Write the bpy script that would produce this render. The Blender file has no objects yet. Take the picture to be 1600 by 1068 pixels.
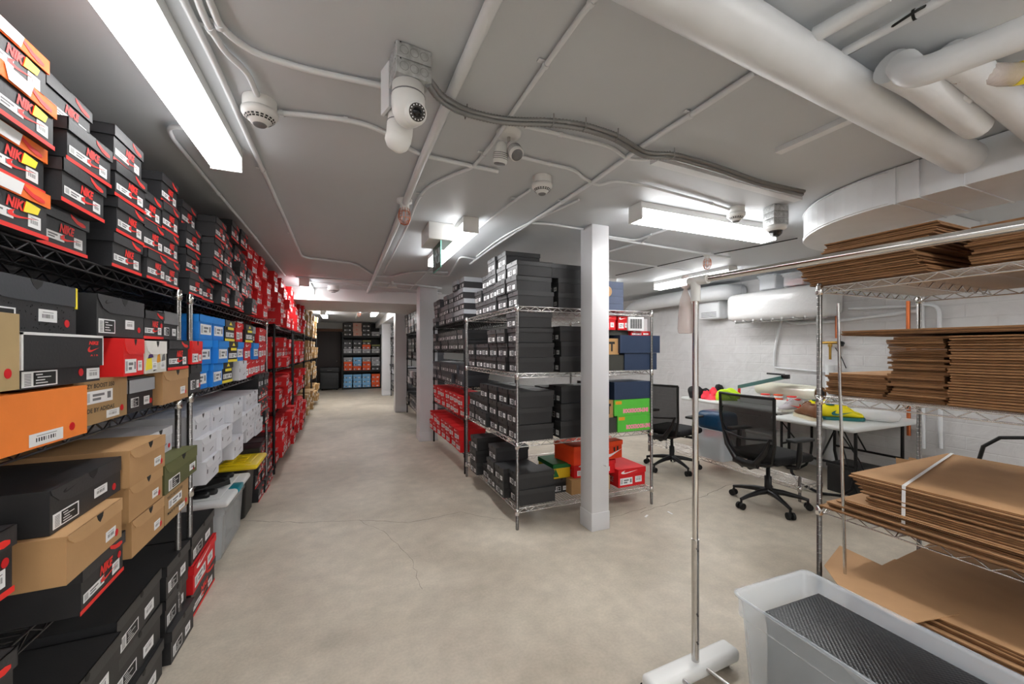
import bpy, bmesh, math, random
from mathutils import Vector, Matrix
random.seed(7)
PI = math.pi
col = bpy.context.scene.collection
# ------------------------------------------------------------------ camera, world, exposure
F = 620.0; VX = 540.0; HY = 545.0; EYE = 1.45
TH = math.atan((800 - VX) / F); SN = math.sin(TH); CS = math.cos(TH)
cam_data = bpy.data.cameras.new('camera')
cam_data.sensor_width = 36.0
cam_data.lens = 36.0 * F / 1600
cam_data.shift_y = (HY - 534) / 1600
cam_data.clip_start = 0.02
cam = bpy.data.objects.new('camera', cam_data); col.objects.link(cam)
cam.location = (0, 0, EYE); cam.rotation_euler = (PI / 2, 0, -TH)
sc = bpy.context.scene
sc.camera = cam
sc.view_settings.view_transform = 'Standard'
sc.view_settings.look = 'None'
sc.view_settings.gamma = 1
sc.view_settings.use_curve_mapping = False
sc.view_settings.exposure = 1.36
LAMP = 14.0
w = bpy.data.worlds.new('world'); sc.world = w; w.use_nodes = True
w.node_tree.nodes['Background'].inputs[0].default_value = (0.05, 0.05, 0.055, 1)
w.node_tree.nodes['Background'].inputs[1].default_value = 0.3
CEIL = 2.445; RW = 5.4; LW = -1.42; BK = 16.3; RR = -3.6

# ------------------------------------------------------------------ measuring helpers: a sight line met with a real plane
def onz(px, py, z):
    Z = F * (EYE - z) / (py - HY); X = (px - 800) / F * Z
    return Vector((X * CS + Z * SN, -X * SN + Z * CS, z))
def onx(px, py, x):
    r = (px - 800) / F; Z = x / (r * CS + SN)
    return Vector((x, Z * (CS - r * SN), EYE - (py - HY) / F * Z))
def ony(px, py, y):
    r = (px - 800) / F; Z = y / (CS - r * SN)
    return Vector((Z * (r * CS + SN), y, EYE - (py - HY) / F * Z))

# ------------------------------------------------------------------ materials
MATS = {}
def srgb(c):
    return tuple((v / 12.92 if v <= 0.04045 else ((v + 0.055) / 1.055) ** 2.4) for v in c)
def mat(name, rgb, rough=0.6, metal=0.0, noise=0.0, nscale=20.0, bump=0.0, bscale=60.0, emit=0.0, alpha=1.0, spec=0.5, stretch=None, col2=None, trans=0.0, coat=0.0):
    if name in MATS: return MATS[name]
    m = bpy.data.materials.new(name); m.use_nodes = True
    nt = m.node_tree; b = nt.nodes['Principled BSDF']
    c = srgb(rgb)
    b.inputs['Base Color'].default_value = (*c, 1)
    b.inputs['Roughness'].default_value = rough
    b.inputs['Metallic'].default_value = metal
    b.inputs['Specular IOR Level'].default_value = spec
    b.inputs['Alpha'].default_value = alpha
    b.inputs['Transmission Weight'].default_value = trans
    b.inputs['Coat Weight'].default_value = coat
    if emit:
        b.inputs['Emission Color'].default_value = (*c, 1); b.inputs['Emission Strength'].default_value = emit
    if noise or bump:
        tc = nt.nodes.new('ShaderNodeTexCoord'); mp = nt.nodes.new('ShaderNodeMapping')
        nt.links.new(tc.outputs['Object'], mp.inputs[0])
        if stretch: mp.inputs['Scale'].default_value = stretch
    if noise:
        n = nt.nodes.new('ShaderNodeTexNoise'); n.inputs['Scale'].default_value = nscale; n.inputs['Detail'].default_value = 4
        nt.links.new(mp.outputs[0], n.inputs['Vector'])
        r = nt.nodes.new('ShaderNodeValToRGB')
        a = srgb(col2) if col2 else tuple(max(0, v * (1 - noise)) for v in c)
        bb = c if col2 else tuple(min(1, v * (1 + noise)) for v in c)
        r.color_ramp.elements[0].position = 0.3; r.color_ramp.elements[1].position = 0.7
        r.color_ramp.elements[0].color = (*a, 1); r.color_ramp.elements[1].color = (*bb, 1)
        nt.links.new(n.outputs['Fac'], r.inputs[0]); nt.links.new(r.outputs[0], b.inputs['Base Color'])
    if bump:
        n2 = nt.nodes.new('ShaderNodeTexNoise'); n2.inputs['Scale'].default_value = bscale; n2.inputs['Detail'].default_value = 3
        nt.links.new(mp.outputs[0], n2.inputs['Vector'])
        bp = nt.nodes.new('ShaderNodeBump'); bp.inputs['Strength'].default_value = bump; bp.inputs['Distance'].default_value = 0.01
        nt.links.new(n2.outputs['Fac'], bp.inputs['Height']); nt.links.new(bp.outputs[0], b.inputs['Normal'])
    MATS[name] = m
    return m
def paper(name, rgb, rough=0.55): return mat(name, rgb, rough, noise=0.05, nscale=9, bump=0.04, bscale=120)
mat('ceiling_paint', (.775, .79, .805), .55, noise=.03, nscale=1.5, bump=.06, bscale=12)
mat('white_paint', (.86, .86, .86), .45, noise=.03, nscale=4, bump=.03, bscale=30)
mat('pipe_paint', (.87, .88, .89), .38, noise=.03, nscale=8)
mat('column_paint', (.84, .84, .85), .42, noise=.02, nscale=3)
mat('chrome', (.78, .77, .76), .22, 1.0, noise=.08, nscale=30)
mat('post_metal', (.50, .49, .48), .30, 1.0)
mat('bright_chrome', (.86, .85, .84), .12, 1.0)
mat('galvanised', (.74, .75, .75), .48, .45, noise=.25, nscale=45, bump=.1, bscale=90)
mat('shelf_wire', (.90, .89, .88), .25, .9); mat('black_wire', (.32, .32, .33), .3, .9)
mat('flex_metal', (.56, .56, .56), .42, .55)
mat('black_metal', (.07, .07, .075), .45, .3)
mat('black_plastic', (.075, .075, .08), .42)
mat('dark_plastic', (.13, .135, .14), .5)
mat('black_fabric', (.06, .06, .065), .85, noise=.3, nscale=150, bump=.2, bscale=300)
mat('mesh_fabric', (.07, .07, .075), .7, alpha=.86)
mat('diffuser', (1, 1, 1), .5, emit=LAMP); mat('diffuser_side', (1, 1, 1), .5, emit=LAMP * .28)
mat('diffuser_aged', (1, 1, 1), .5, emit=LAMP * .42); mat('diffuser_aged_side', (1, 1, 1), .5, emit=LAMP * .075)  # glow turned down to tame the halo on nearby ceiling and boxes
mat('diffuser_new', (1, 1, 1), .5, emit=LAMP * 1.7); mat('diffuser_new_side', (1, 1, 1), .5, emit=LAMP * .6)  # glow turned up to brighten the far end and feed the fill lights
mat('fixture_white', (.88, .88, .87), .4)
mat('sticker_white', (.93, .93, .93), .5); mat('ink', (.10, .10, .10), .6)
mat('print_red', (.93, .16, .13), .5); mat('dot_red', (.85, .05, .10), .5)
mat('print_grey', (.45, .45, .46), .5); mat('print_yellow', (.98, .90, .22), .5)
mat('silver_print', (.72, .60, .60), .4)
mat('kraft_edge', (.43, .29, .17), .85, noise=.35, nscale=120, stretch=(.2, .2, 1))
mat('kraft_light', (.57, .41, .26), .8, noise=.25, nscale=160, stretch=(.2, .2, 1))
mat('kraft_sheet', (.72, .56, .40), .75, noise=.08, nscale=5, bump=.08, bscale=70)
mat('clear_plastic', (.93, .95, .97), .18, alpha=.38)
mat('frosted_plastic', (.90, .93, .96), .22, alpha=.32)
mat('plastic_film', (.93, .93, .93), .15, alpha=.75, bump=.5, bscale=25)
mat('bag_film', (.88, .82, .80), .25, alpha=.55, bump=.5, bscale=40)
mat('copper', (.80, .45, .28), .3, 1.0); mat('brass', (.72, .58, .30), .35, 1.0)
mat('lens_dark', (.03, .03, .035), .08); mat('lens_ring', (.20, .18, .16), .3)
mat('glass_smoke', (.12, .12, .13), .05, alpha=.75)
mat('rubber', (.05, .05, .05), .7)

# ------------------------------------------------------------------ mesh builder
class MB:
    def __init__(s): s.v = []; s.f = []; s.m = []; s.s = []; s.mats = []
    def mi(s, m):
        if m not in s.mats: s.mats.append(m)
        return s.mats.index(m)
    def add(s, vs, fs, m, smooth=False):
        o = len(s.v); s.v += [tuple(v) for v in vs]; k = s.mi(m)
        for f in fs: s.f.append([i + o for i in f]); s.m.append(k); s.s.append(smooth)
        return s
    def box(s, x0, y0, z0, x1, y1, z1, m, M=None):
        vs = [Vector(p) for p in ((x0, y0, z0), (x1, y0, z0), (x1, y1, z0), (x0, y1, z0), (x0, y0, z1), (x1, y0, z1), (x1, y1, z1), (x0, y1, z1))]
        if M: vs = [M @ v for v in vs]
        return s.add(vs, [(0, 3, 2, 1), (4, 5, 6, 7), (0, 1, 5, 4), (1, 2, 6, 5), (2, 3, 7, 6), (3, 0, 4, 7)], m)
    def cbox(s, x0, y0, z0, x1, y1, z1, m, b=.01, M=None):   # box with chamfered edges
        bm = bmesh.new(); bmesh.ops.create_cube(bm, size=1)
        for v in bm.verts: v.co = Vector(((x0 + x1) / 2 + v.co.x * (x1 - x0), (y0 + y1) / 2 + v.co.y * (y1 - y0), (z0 + z1) / 2 + v.co.z * (z1 - z0)))
        bmesh.ops.bevel(bm, geom=bm.edges[:], offset=b, segments=3, profile=.5, affect='EDGES')
        bm.verts.index_update()
        vs = [v.co.copy() for v in bm.verts]
        if M: vs = [M @ v for v in vs]
        s.add(vs, [[v.index for v in f.verts] for f in bm.faces], m, True); bm.free(); return s
    def tube(s, pts, r, m, n=8, cap=True, smooth=True, rs=None):
        pts = [Vector(p) for p in pts]; out = []; up = None
        for i, p in enumerate(pts):
            a = pts[max(i - 1, 0)]; b = pts[min(i + 1, len(pts) - 1)]
            t = (b - a)
            if t.length < 1e-9: t = Vector((0, 0, 1))
            t.normalize()
            if up is None:
                up = Vector((0, 0, 1)) if abs(t.z) < .9 else Vector((1, 0, 0))
            sd = t.cross(up)
            if sd.length < 1e-6: sd = t.cross(Vector((0, 1, 0)))
            sd.normalize(); u2 = sd.cross(t).normalized(); up = u2
            rr = rs[i] if rs else r
            for k in range(n):
                an = 2 * PI * (k + .5) / n
                out.append(p + sd * (rr * math.cos(an)) + u2 * (rr * math.sin(an)))
        fs = []
        for i in range(len(pts) - 1):
            for k in range(n):
                k2 = (k + 1) % n
                fs.append((i * n + k, i * n + k2, (i + 1) * n + k2, (i + 1) * n + k))
        s.add(out, fs, m, smooth)
        if cap:
            L = (len(pts) - 1) * n
            s.add(out[:n], [tuple(reversed(range(n)))], m); s.add(out[L:], [tuple(range(n))], m)
        return s
    def lathe(s, prof, m, n=20, M=None, smooth=True):
        vs = []; fs = []
        for (r, z) in prof:
            for k in range(n):
                a = 2 * PI * k / n; vs.append(Vector((r * math.cos(a), r * math.sin(a), z)))
        for i in range(len(prof) - 1):
            for k in range(n):
                k2 = (k + 1) % n; fs.append((i * n + k, i * n + k2, (i + 1) * n + k2, (i + 1) * n + k))
        if M: vs = [M @ v for v in vs]
        s.add(vs, fs, m, smooth)
        s.add(vs[:n], [tuple(reversed(range(n)))], m); s.add(vs[-n:], [tuple(range(n))], m)
        return s
    def prism(s, pts, fn, t0, t1, m):     # 2-D outline through fn(u, v, t)
        n = len(pts); vs = [fn(u, v, t0) for u, v in pts] + [fn(u, v, t1) for u, v in pts]
        fs = [tuple(range(n)), tuple(range(2 * n - 1, n - 1, -1))] + [(i, i + n, (i + 1) % n + n, (i + 1) % n) for i in range(n)]
        return s.add(vs, fs, m)
    def mesh(s, name='part'):
        me = bpy.data.meshes.new(name); me.from_pydata([tuple(v) for v in s.v], [], s.f)
        for m in s.mats: me.materials.append(MATS[m])
        me.polygons.foreach_set('material_index', s.m); me.polygons.foreach_set('use_smooth', s.s)
        bm = bmesh.new(); bm.from_mesh(me); bmesh.ops.recalc_face_normals(bm, faces=bm.faces[:]) if len(s.f) < 60000 else None
        bm.to_mesh(me); bm.free(); me.update()
        return me
def link(name, me, parent=None, loc=None, rz=0.0):
    o = bpy.data.objects.new(name, me); col.objects.link(o)
    if parent: o.parent = parent
    if loc is not None: o.location = loc
    if rz: o.rotation_euler = (0, 0, rz)
    return o
def obj(name, mb, parent=None, loc=None, rz=0.0, plabel=None):
    o = link(name, mb.mesh(name), parent, loc, rz)
    if plabel: o['label'] = plabel
    return o
def tag(o, label, cat, group=None, kind=None):
    o['label'] = label; o['category'] = cat
    if group: o['group'] = group
    if kind: o['kind'] = kind
    n = len(label.split())
    if n < 4 or n > 16: print('LABELLEN', n, label)
    return o
def thing(name, label, cat, loc=(0, 0, 0), rz=0.0, group=None):
    return tag(link(name, None, None, loc, rz), label, cat, group)
def struct(name, mb):
    o = obj(name, mb); o['kind'] = 'structure'; return o
def rot(axis, a, c=(0, 0, 0)):
    return Matrix.Translation(c) @ Matrix.Rotation(a, 4, axis) @ Matrix.Translation(-Vector(c))
def aim(p, d):                                # matrix taking +z to direction d at p
    return Matrix.Translation(p) @ Vector(d).to_track_quat('Z', 'Y').to_matrix().to_4x4()
def smoothpath(pts, k=5):
    pts = [Vector(p) for p in pts]; out = [pts[0]]
    for i in range(1, len(pts) - 1):
        a, b, c = pts[i - 1], pts[i], pts[i + 1]
        d = min((b - a).length, (c - b).length) * .45
        p0 = b + (a - b).normalized() * d; p1 = b + (c - b).normalized() * d
        for j in range(k + 1):
            t = j / k; out.append(p0 * (1 - t) ** 2 + b * 2 * t * (1 - t) + p1 * t * t)
    out.append(pts[-1]); return out
TXT = {}
def text2d(t, bold=.02):
    if (t, bold) in TXT: return TXT[(t, bold)]
    cu = bpy.data.curves.new('lettering', 'FONT'); cu.body = t; cu.align_x = 'LEFT'; cu.size = 1; cu.offset = bold; cu.resolution_u = 3
    o = bpy.data.objects.new('lettering', cu); col.objects.link(o)
    dg = bpy.context.evaluated_depsgraph_get(); me = bpy.data.meshes.new_from_object(o.evaluated_get(dg))
    vs = [(v.co.x, v.co.y) for v in me.vertices]; fs = [tuple(p.vertices) for p in me.polygons]
    bpy.data.objects.remove(o); bpy.data.curves.remove(cu); bpy.data.meshes.remove(me)
    x0 = min(v[0] for v in vs); x1 = max(v[0] for v in vs); y0 = min(v[1] for v in vs); y1 = max(v[1] for v in vs)
    vs = [((x - x0) / (x1 - x0), (y - y0) / (y1 - y0)) for x, y in vs]
    TXT[(t, bold)] = (vs, fs); return TXT[(t, bold)]
def put_text(mb, t, fn, u0, v0, u1, v1, off, m, slant=0.0, bold=.02):
    vs, fs = text2d(t, bold)
    mb.add([fn(u0 + x * (u1 - u0) + slant * y * (v1 - v0), v0 + y * (v1 - v0), off) for x, y in vs], fs, m)
SWOOSH = [(.0, .30), (.03, .12), (.12, .0), (.26, .02), (1.0, .62), (.30, .30), (.16, .32), (.13, .45), (.20, .75), (.06, .52)]
SW2 = [(0, .42), (.02, .2), (.08, .06), (.18, .0), (.32, .05), (1.0, .72), (.40, .36), (.26, .32), (.18, .40), (.17, .58), (.24, .95), (.08, .70)]

# ------------------------------------------------------------------ the room
def slab(name, x0, y0, z0, x1, y1, z1, m):
    return struct(name, MB().box(x0, y0, z0, x1, y1, z1, m))
def floor_material():
    m = bpy.data.materials.new('concrete_floor'); m.use_nodes = True; nt = m.node_tree; b = nt.nodes['Principled BSDF']
    tc = nt.nodes.new('ShaderNodeTexCoord')
    def noise(s, d=5, dist=0):
        n = nt.nodes.new('ShaderNodeTexNoise'); n.inputs['Scale'].default_value = s; n.inputs['Detail'].default_value = d; n.inputs['Distortion'].default_value = dist
        nt.links.new(tc.outputs['Object'], n.inputs['Vector']); return n
    n1 = noise(1.1, 6, .6); n2 = noise(9, 8); n3 = noise(70, 3)
    r1 = nt.nodes.new('ShaderNodeValToRGB'); r1.color_ramp.elements[0].position = .3; r1.color_ramp.elements[1].position = .72
    r1.color_ramp.elements[0].color = (*srgb((.70, .655, .59)), 1); r1.color_ramp.elements[1].color = (*srgb((.83, .79, .725)), 1)
    nt.links.new(n1.outputs['Fac'], r1.inputs[0])
    def mul(a, n, lo, hi):
        r = nt.nodes.new('ShaderNodeMapRange'); r.inputs[1].default_value = .3; r.inputs[2].default_value = .7; r.inputs[3].default_value = lo; r.inputs[4].default_value = hi
        nt.links.new(n.outputs['Fac'], r.inputs[0])
        mx = nt.nodes.new('ShaderNodeMix'); mx.data_type = 'RGBA'; mx.blend_type = 'MULTIPLY'; mx.inputs[0].default_value = 1
        nt.links.new(a, mx.inputs[6]); nt.links.new(r.outputs[0], mx.inputs[7]); return mx.outputs[2]
    n4 = noise(2.6, 9, 1.5); c = mul(r1.outputs[0], n2, .86, 1.05); c = mul(c, n4, .93, 1.02); c = mul(c, n3, .93, 1.05)
    nt.links.new(c, b.inputs['Base Color'])
    rr = nt.nodes.new('ShaderNodeMapRange'); rr.inputs[3].default_value = .38; rr.inputs[4].default_value = .60
    nt.links.new(n2.outputs['Fac'], rr.inputs[0]); nt.links.new(rr.outputs[0], b.inputs['Roughness'])
    bp = nt.nodes.new('ShaderNodeBump'); bp.inputs['Strength'].default_value = .12; bp.inputs['Distance'].default_value = .006
    nt.links.new(n3.outputs['Fac'], bp.inputs['Height']); nt.links.new(bp.outputs[0], b.inputs['Normal'])
    MATS['concrete'] = m
floor_material()
def brick_material():
    m = bpy.data.materials.new('painted_brick'); m.use_nodes = True; nt = m.node_tree; b = nt.nodes['Principled BSDF']
    tc = nt.nodes.new('ShaderNodeTexCoord'); mp = nt.nodes.new('ShaderNodeMapping'); mp.inputs['Rotation'].default_value = (0, -PI / 2, 0)
    sp = nt.nodes.new('ShaderNodeSeparateXYZ'); cb = nt.nodes.new('ShaderNodeCombineXYZ')
    nt.links.new(tc.outputs['Object'], sp.inputs[0]); nt.links.new(sp.outputs['Y'], cb.inputs['X']); nt.links.new(sp.outputs['Z'], cb.inputs['Y'])
    br = nt.nodes.new('ShaderNodeTexBrick'); br.inputs['Scale'].default_value = 1; br.inputs['Brick Width'].default_value = .40; br.inputs['Row Height'].default_value = .125
    br.inputs['Mortar Size'].default_value = .007; br.inputs['Mortar Smooth'].default_value = .6
    nt.links.new(cb.outputs[0], br.inputs['Vector'])
    n = nt.nodes.new('ShaderNodeTexNoise'); n.inputs['Scale'].default_value = 4.5; n.inputs['Detail'].default_value = 9; n.inputs['Distortion'].default_value = 1.2
    nt.links.new(tc.outputs['Object'], n.inputs['Vector'])
    mt = nt.nodes.new('ShaderNodeMath'); mt.operation = 'MULTIPLY_ADD'; mt.inputs[1].default_value = -.22
    nt.links.new(br.outputs['Fac'], mt.inputs[0]); nt.links.new(n.outputs['Fac'], mt.inputs[2])
    bp = nt.nodes.new('ShaderNodeBump'); bp.inputs['Strength'].default_value = .55; bp.inputs['Distance'].default_value = .02
    nt.links.new(mt.outputs[0], bp.inputs['Height']); nt.links.new(bp.outputs[0], b.inputs['Normal'])
    r = nt.nodes.new('ShaderNodeValToRGB'); r.color_ramp.elements[0].color = (*srgb((.77, .76, .76)), 1); r.color_ramp.elements[1].color = (*srgb((.86, .86, .86)), 1)
    nt.links.new(n.outputs['Fac'], r.inputs[0]); nt.links.new(r.outputs[0], b.inputs['Base Color']); b.inputs['Roughness'].default_value = .5
    MATS['painted_brick'] = m
brick_material()
fl = slab('floor', LW, RR, -.1, RW, BK, 0, 'concrete')
slab('ceiling', LW, RR, CEIL, RW, BK, CEIL + .1, 'ceiling_paint')
slab('wall_left', LW - .1, RR, 0, LW, BK, CEIL, 'white_paint')
slab('wall_right', RW, RR, 0, RW + .1, BK, CEIL, 'painted_brick')
slab('wall_back', LW, BK, 0, RW, BK + .1, CEIL, 'white_paint')
slab('wall_front', LW, RR - .1, 0, RW, RR, CEIL, 'white_paint')
slab('trim_1', LW, 7.15, 2.24, 2.2, 9.1, CEIL, 'white_paint')          # wide cross beam
slab('trim_2', 1.05, 9.42, 2.24, 1.33, BK, CEIL, 'white_paint')       # beam above the columns
mat('crack_grey', (.42, .39, .35), .8)
def crack(pts, wdt=.004):
    P3 = []
    for i in range(len(pts) - 1):
        a = onz(*pts[i], 0.0008); b = onz(*pts[i + 1], 0.0008); k = max(2, int((b - a).length / .05))
        for j in range(k):
            q = a.lerp(b, j / k); P3.append(q + Vector((random.uniform(-.012, .012), random.uniform(-.012, .012), 0)))
    P3.append(onz(*pts[-1], .0008))
    vs = []; fs = []
    for i, p in enumerate(P3):
        t = (P3[min(i + 1, len(P3) - 1)] - P3[max(i - 1, 0)]).normalized(); s = Vector((-t.y, t.x, 0)) * wdt * random.uniform(.3, .7)
        vs += [p - s, p + s]
    for i in range(len(P3) - 1): fs.append((2 * i, 2 * i + 1, 2 * i + 3, 2 * i + 2))
    obj('crack', MB().add(vs, fs, 'crack_grey'), fl)
crack([(378, 812), (470, 816), (560, 812), (640, 816), (720, 800), (790, 812)])
crack([(1000, 800), (1060, 782), (1100, 775), (1130, 760), (1150, 755)], .005)
crack([(940, 812), (985, 800), (1010, 792)], .004)
crack([(560, 812), (600, 830), (640, 870), (660, 920)], .002)
# columns
def column(name, x0, y0, x1, y1, top=CEIL):
    m = MB().cbox(x0, y0, -.002, x1, y1, top, 'column_paint', .006)
    m.cbox(x0 - .004, y0 - .004, 0, x1 + .004, y1 + .004, .145, 'column_paint', .004)
    return obj(name, m)
c1 = column('column', 1.80, 2.655, 1.965, 2.82)
tag(c1, 'slim white square column in front of the chrome rack', 'column')
hk = MB().tube([(0, 0, 0), (0, -.02, .002), (0, -.035, .0)], .007, 'white_paint'); obj('hook', hk, c1, (1.915, 2.65, .52))
for i, (a, b, c, d, t, lab) in enumerate([(1.07, 6.28, 1.35, 6.60, CEIL, 'wide white square column just beyond the red-boxed black rack'),
                                 (1.05, 9.42, 1.33, 9.74, 2.24, 'white column carrying the near end of the ceiling beam'),
                                 (1.05, 12.95, 1.33, 13.27, 2.24, 'farthest white square column near the back shelving')]):
    tag(column('column', a, b, c, d, t), lab, 'column', 'white columns along the aisle')

# ------------------------------------------------------------------ light fixtures
def fixture(x0, y0, x1, y1, lab, z=2.33, lamp='diffuser'):
    t = thing('ceiling_light', lab, 'ceiling light', ((x0 + x1) / 2, (y0 + y1) / 2, CEIL), group='fluorescent ceiling lights')
    hx = (x1 - x0) / 2; hy = (y1 - y0) / 2; d = z - CEIL
    along = hy > hx; e = .012
    b = MB().box(-hx + .002, -hy + e + .001, -.045, hx - .002, hy - e - .001, -.001, 'fixture_white') if along else MB().box(-hx + e + .001, -hy + .002, -.045, hx - e - .001, hy - .002, -.001, 'fixture_white')
    obj('light_housing', b, t)
    g = MB()
    E_ = e + .001
    if along: g.box(-hx + .003, -hy + E_, d + .006, hx - .003, hy - E_, -.046, lamp + '_side').box(-hx + .006, -hy + E_, d, hx - .006, hy - E_, d + .0055, lamp)
    else: g.box(-hx + E_, -hy + .003, d + .006, hx - E_, hy - .003, -.046, lamp + '_side').box(-hx + E_, -hy + .006, d, hx - E_, hy - .006, d + .0055, lamp)
    obj('diffuser', g, t)
    for s in (-1, 1):
        if along: c = MB().box(-hx, s * hy - e * (s > 0), d - .004, hx, s * hy + e * (s < 0), -.001, 'fixture_white')
        else: c = MB().box(s * hx - e * (s > 0), -hy, d - .004, s * hx + e * (s < 0), hy, -.001, 'fixture_white')
        obj('end_cap', c, t)
fixture(-.605, -.10, -.475, 2.35, 'long ceiling light above the nearest left rack', lamp='diffuser_aged')
fixture(.81, 2.87, .93, 4.25, 'ceiling light behind the hanging exit sign')
fixture(1.83, 2.12, 3.20, 2.25, 'crosswise ceiling light between the slim column and the curved duct')
fixture(4.20, 3.35, 4.34, 4.60, 'ceiling light near the insulated pipe by the right wall')
fixture(-.60, 6.26, -.47, 7.12, 'ceiling light above the red boxes before the cross beam')
fixture(-.60, 11.3, -.47, 12.5, 'ceiling light beyond the cross beam over the tan boxes', lamp='diffuser_new')
fixture(.62, 10.1, .75, 11.4, 'ceiling light beyond the cross beam beside the columns', lamp='diffuser_new')
fixture(2.6, 5.6, 2.73, 7.0, 'added fill light, unseen behind the slim column')  # unseen fixture, added to lift the light behind the racks
fixture(2.6, 10.2, 2.73, 11.6, 'added unseen fill light over the far aisle behind the columns', lamp='diffuser_new')  # added out of sight to brighten the far side
fixture(.3, -2.6, 1.7, -2.47, 'added unseen crosswise fill light behind the viewer', lamp='diffuser_new')  # fill fixture added behind the camera to even out the room
fixture(3.9, -1.9, 4.03, -.5, 'added unseen fill light behind the viewer over the right side', lamp='diffuser_new')  # another added fixture out of view, fills the right side
fixture(2.05, -1.3, 2.18, -.1, 'added unseen fill light just behind the viewer by the round duct', lamp='diffuser_new')  # added behind the camera as fill for the near right
fixture(-.605, -2.6, -.475, -.3, 'added unseen long fill light behind the viewer on the left', lamp='diffuser_aged')  # added out-of-view fixture, fills the left side from behind
fixture(3.4, 4.6, 3.53, 5.8, 'added unseen fill light over the floor behind the chrome rack')  # hidden fill fixture, added to brighten the right-hand zone

# ------------------------------------------------------------------ wire racks
def shelf_mesh(L, D, m, wires='x', pitch=.026, rw=.0022, re=.0042):
    s = MB(); hx, hy = L / 2, D / 2                       # L along x, D along y
    dz = -.034
    for z in (0, dz):
        for a, b in (((-hx, -hy), (hx, -hy)), ((hx, -hy), (hx, hy)), ((hx, hy), (-hx, hy)), ((-hx, hy), (-hx, -hy))):
            s.tube([(a[0], a[1], z), (b[0], b[1], z)], re, m, 5, False)
    def zig(a, b):
        a = Vector(a); b = Vector(b); n = max(2, int((b - a).length / .05)); pts = []
        for i in range(n + 1):
            p = a.lerp(b, i / n); p.z = (0 if i % 2 else dz); pts.append(p)
        s.tube(pts, .0034, m, 5, False)
    for e in (((-hx, -hy, 0), (hx, -hy, 0)), ((hx, -hy, 0), (hx, hy, 0)), ((hx, hy, 0), (-hx, hy, 0)), ((-hx, hy, 0), (-hx, -hy, 0))): zig(*e)
    if wires == 'x':
        n = int(D / pitch)
        for i in range(1, n): y = -hy + D * i / n; s.tube([(-hx, y, .002), (hx, y, .002)], rw, m, 4, False)
        for k in (-.3, .0, .3):
            x = k * L; zig((x, -hy, 0), (x, hy, 0)); s.tube([(x, -hy, dz), (x, hy, dz)], .0028, m, 4, False)
    else:
        n = int(L / pitch)
        for i in range(1, n): x = -hx + L * i / n; s.tube([(x, -hy, .002), (x, hy, .002)], rw, m, 4, False)
        for k in (-.3, .0, .3):
            y = k * D; zig((-hx, y, 0), (hx, y, 0)); s.tube([(-hx, y, dz), (hx, y, dz)], .0028, m, 4, False)
    return s
def post_mesh(h, m, grooves=True):
    pr = [(.010, 0), (.0135, .004), (.0135, .03), (.0128, .031)]
    if grooves:
        z = .06
    pr += [(.0128, h - .01), (.009, h)]
    p = MB().lathe(pr, m, 14)
    if grooves:
        while z < h - .02: p.lathe([(.0129, z), (.0136, z + .0007), (.0129, z + .0014)], 'bright_chrome', 12); z += .0254
    return p
def rack(name, x0, x1, y0, y1, levels, top, m, lab, wires='x', group='wire storage racks'):
    t = thing(name, lab, 'shelf rack', ((x0 + x1) / 2, (y0 + y1) / 2, 0), group=group)
    L = x1 - x0; D = y1 - y0
    pm = post_mesh(top, 'post_metal' if m == 'chrome' else m, m == 'chrome').mesh('post')
    for sx in (-1, 1):
        for sy in (-1, 1): link('post', pm, t, (sx * L / 2, sy * D / 2, 0))
    sm = shelf_mesh(L - .03, D - .03, 'shelf_wire' if m == 'chrome' and not lab.startswith(('chrome-post', 'second left')) else 'black_wire' if m == 'chrome' else m, wires).mesh('wire_shelf'); cm = MB().lathe([(.0145, -.045), (.0185, -.04), (.0165, .005), (.0145, .006)], 'bright_chrome' if m == 'chrome' else m, 12).mesh('collar')
    for z in levels:
        sh = link('wire_shelf', sm, t, (0, 0, z - .004))
        for sx in (-1, 1):
            for sy in (-1, 1): link('collar', cm, sh, (sx * L / 2, sy * D / 2, 0))
    return t
rack('wire_rack', -1.36, -.765, 1.31, 2.45, [1.74, 1.205, .705], 1.744, 'chrome', 'chrome-post wire rack nearest the camera on the left', 'x', 'wire racks along the left wall')
rack('wire_rack', -1.36, -.765, 2.61, 4.82, [1.74, 1.215, .715], 1.744, 'chrome', 'second left wire rack holding blue and white shoeboxes', 'x', 'wire racks along the left wall')
LR = [(5.30, 7.0, 'black wire rack of red shoeboxes right after the white boxes'), (7.10, 8.8, 'farther black wire rack full of red shoeboxes'),
      (8.9, 10.65, 'black wire rack holding the nearer tan shoeboxes'), (10.75, 12.5, 'black wire rack holding the farther tan shoeboxes')]
for a, b, lb in LR: rack('wire_rack', -1.36, -.765, a, b, [1.74, 1.22, .72, .12], 1.744, 'black_metal', lb, 'x', 'wire racks along the left wall')
rack('wire_rack', 1.27, 2.64, 2.92, 4.36, [1.80, 1.255, .695, .165], 1.812, 'chrome', 'big chrome wire rack of black shoeboxes behind the slim column', 'y')
rack('wire_rack', 1.28, 1.92, 4.46, 6.22, [1.79, 1.44, 1.01, .64, .24], 1.82, 'black_metal', 'black wire rack between the chrome rack and wide column', 'x', 'black racks on the right of the aisle')
rack('wire_rack', 1.30, 1.92, 6.75, 9.30, [1.80, 1.25, .72, .22], 1.83, 'black_metal', 'black wire rack just beyond the wide white column', 'x', 'black racks on the right of the aisle')
rack('wire_rack', 1.30, 1.92, 9.85, 12.8, [1.80, 1.25, .72, .22], 1.83, 'black_metal', 'black wire rack between the two farthest columns', 'x', 'black racks on the right of the aisle')
rack('wire_rack', 2.44, 3.50, -.2, 1.38, [1.80, 1.19, .575, .10], 1.815, 'chrome', 'chrome wire rack of flattened cardboard at the right', 'y')

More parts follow.
